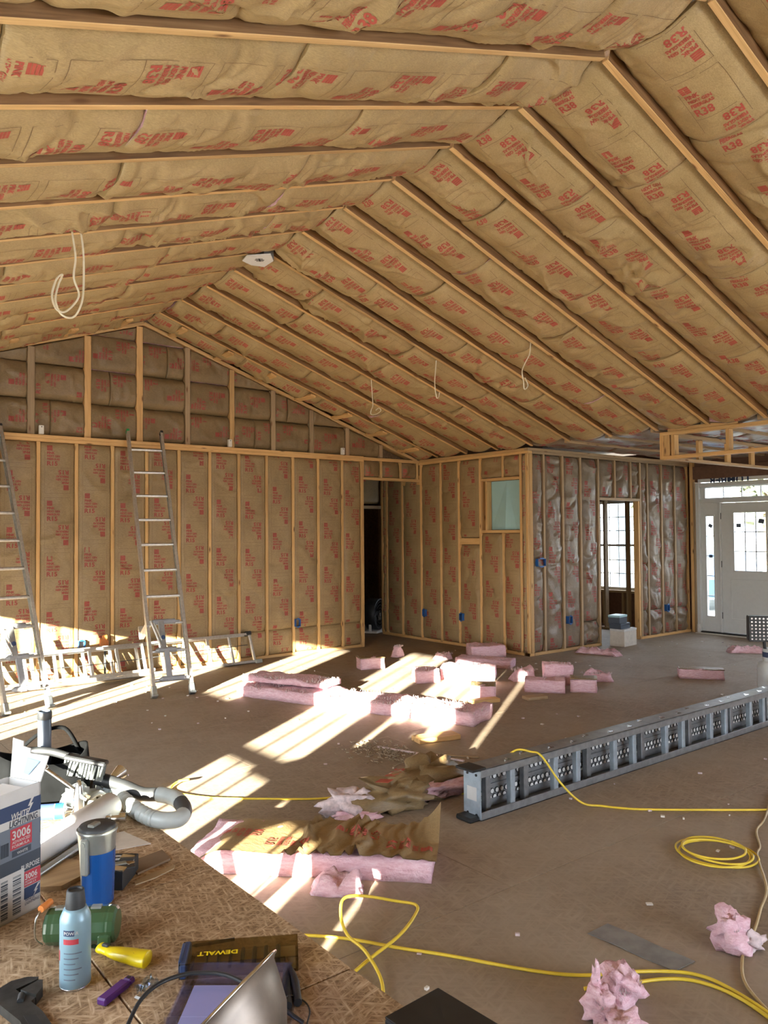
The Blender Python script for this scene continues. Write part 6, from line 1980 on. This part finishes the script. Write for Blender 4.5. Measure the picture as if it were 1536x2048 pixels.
tw = thing('combination_wrench', 'chrome ring spanner leaning over the tool bag edge', 'wrench', Wm=frame((0.742, 2.56, T + 0.118), (0.62, -0.55, -0.56), (0.64, 0.77, 0.0)))
obj('shank', MB().box((0.0, 0, 0), (0.13, 0.014, 0.008), ch=0.003), 'chrome', tw)
obj('ring_end', MB().lathe([(0.009, -0.006), (0.017, -0.006), (0.017, 0.006), (0.009, 0.006), (0.009, -0.006)], 20, caps=False, X=Matrix.Translation((-0.075, 0, 0))), 'chrome', tw)
obj('open_end', MB().prism([(0.06, -0.007), (0.085, -0.016), (0.10, -0.012), (0.088, -0.004), (0.088, 0.004), (0.10, 0.012), (0.085, 0.016), (0.06, 0.007)], -0.005, 0.005), 'chrome', tw)
sn = thing('steel_nozzle', 'bright steel nozzle standing in front of the tool bag', 'nozzle', (0.782, 2.525, T), 0)
obj('cone', MB().lathe([(0.016, 0.0), (0.018, 0.01), (0.016, 0.07), (0.012, 0.10), (0.006, 0.118), (0.0, 0.12)], 18), 'chrome', sn)
obj('collar', MB().lathe([(0.0215, 0.0), (0.0215, 0.018), (0.018, 0.022)], 18), 'mugsteel', sn)
gv = thing('work_glove', 'grey rubber-palmed work glove heaped among the tools', 'glove', (0.80, 2.585, T), 0.2)
crumple('palm', (0, 0, 0.0), (0.05, 0.04, 0.045), 611, 'hose', gv, 0.5)
for k in range(4):
    obj('finger', MB().tube(smooth_path([(0.02, -0.03 + 0.02 * k, 0.045), (0.055, -0.035 + 0.022 * k, 0.055 - 0.004 * k), (0.078, -0.036 + 0.022 * k, 0.03)], 5), 0.010, 8, rf=lambda t, i: 1 - 0.35 * t), 'hose', gv)
obj('thumb', MB().tube(smooth_path([(-0.01, -0.04, 0.035), (0.01, -0.065, 0.04), (0.035, -0.07, 0.02)], 5), 0.010, 8, rf=lambda t, i: 1 - 0.35 * t), 'hose', gv)
fc = thing('foil_funnel', 'small bright foil funnel lying above the ribbed hose', 'funnel', Wm=frame((0.905, 2.625, T + 0.062), (0.80, 0.45, 0.25), (-0.45, 0.85, 0)))
obj('cone', MB().lathe([(0.006, 0.0), (0.024, 0.07)], 16, X=Matrix.Rotation(math.pi / 2, 4, 'Y'), caps=False).lathe([(0.0235, 0.069), (0.0055, 0.0)], 16, X=Matrix.Rotation(math.pi / 2, 4, 'Y'), caps=False), 'chrome', fc)
obj('stem', MB().cyl((-0.025, 0, 0), (0.002, 0, 0), 0.006, 12), 'chrome', fc)
ck = thing('caulk_tube', 'blue and white caulk tube lying in front of the tool bag', 'tube', Wm=Matrix.Translation((0.655, 2.60, T + 0.025)) @ V3((0.88, -0.46, 0)).to_track_quat('Z', 'Y').to_matrix().to_4x4())
obj('barrel', MB().lathe([(0.020, -0.05), (0.0235, -0.049), (0.0235, 0.105), (0.022, 0.108)], 28), 'card', ck)
obj('dark_label', MB().lathe([(0.0238, -0.045), (0.0238, 0.075)], 28, caps=False), 'navy', ck)
obj('blue_ring', MB().lathe([(0.024, 0.078), (0.024, 0.104)], 28, caps=False), 'blue', ck)
obj('cap', MB().lathe([(0.018, 0.108), (0.012, 0.112), (0.008, 0.125), (0.004, 0.16)], 16), 'chrome', ck)
m_ = MB()
tv, tf = text2d('TOTAL', 0.02)
mbx = MB()
for (x, y) in tv:
    ang = 2.6 + (y * 0.014) / 0.0242
    mbx.v.append((0.0242 * math.cos(ang), 0.0242 * math.sin(ang), -0.03 + x * 0.016))
mbx.f = list(tf); mbx.mi = [0] * len(tf); mbx.sm = [False] * len(tf)
obj('printed_lettering', mbx, 'card', ck)
hs = thing('vacuum_hose', 'grey ribbed vacuum hose looping out over the table edge', 'hose', (0, 0, 0))
zh = T + 0.026
hp = smooth_path([(0.86, 2.80, zh + 0.01), (0.905, 2.70, zh + 0.012), (0.922, 2.56, zh + 0.004), (0.922, 2.40, zh), (0.938, 2.285, zh + 0.002), (0.985, 2.245, zh + 0.004), (1.030, 2.30, zh + 0.006), (1.050, 2.40, zh + 0.008), (1.030, 2.475, zh + 0.008), (0.985, 2.525, zh + 0.008), (0.94, 2.57, zh + 0.030), (0.88, 2.65, zh + 0.05)], 24)
n1 = len(hp)
a, b, c, d = int(n1 * 0.36), int(n1 * 0.50), int(n1 * 0.60), int(n1 * 0.74)
obj('ribbed_section', MB().tube(hp[:a + 1], 0.025, 14, rf=lambda t, i: 1.0 if i % 5 > 1 else 0.76), 'hose', hs)
obj('smooth_cuff', MB().tube(hp[a:b + 1], 0.0245, 16), 'hose', hs)
obj('black_section', MB().tube(hp[b:c + 1], 0.0238, 16), 'darkgrey', hs)
obj('grey_cuff', MB().tube(hp[c:d + 1], 0.0245, 16), 'hose', hs)
obj('black_section', MB().tube(hp[d:], 0.0215, 16), 'black', hs)
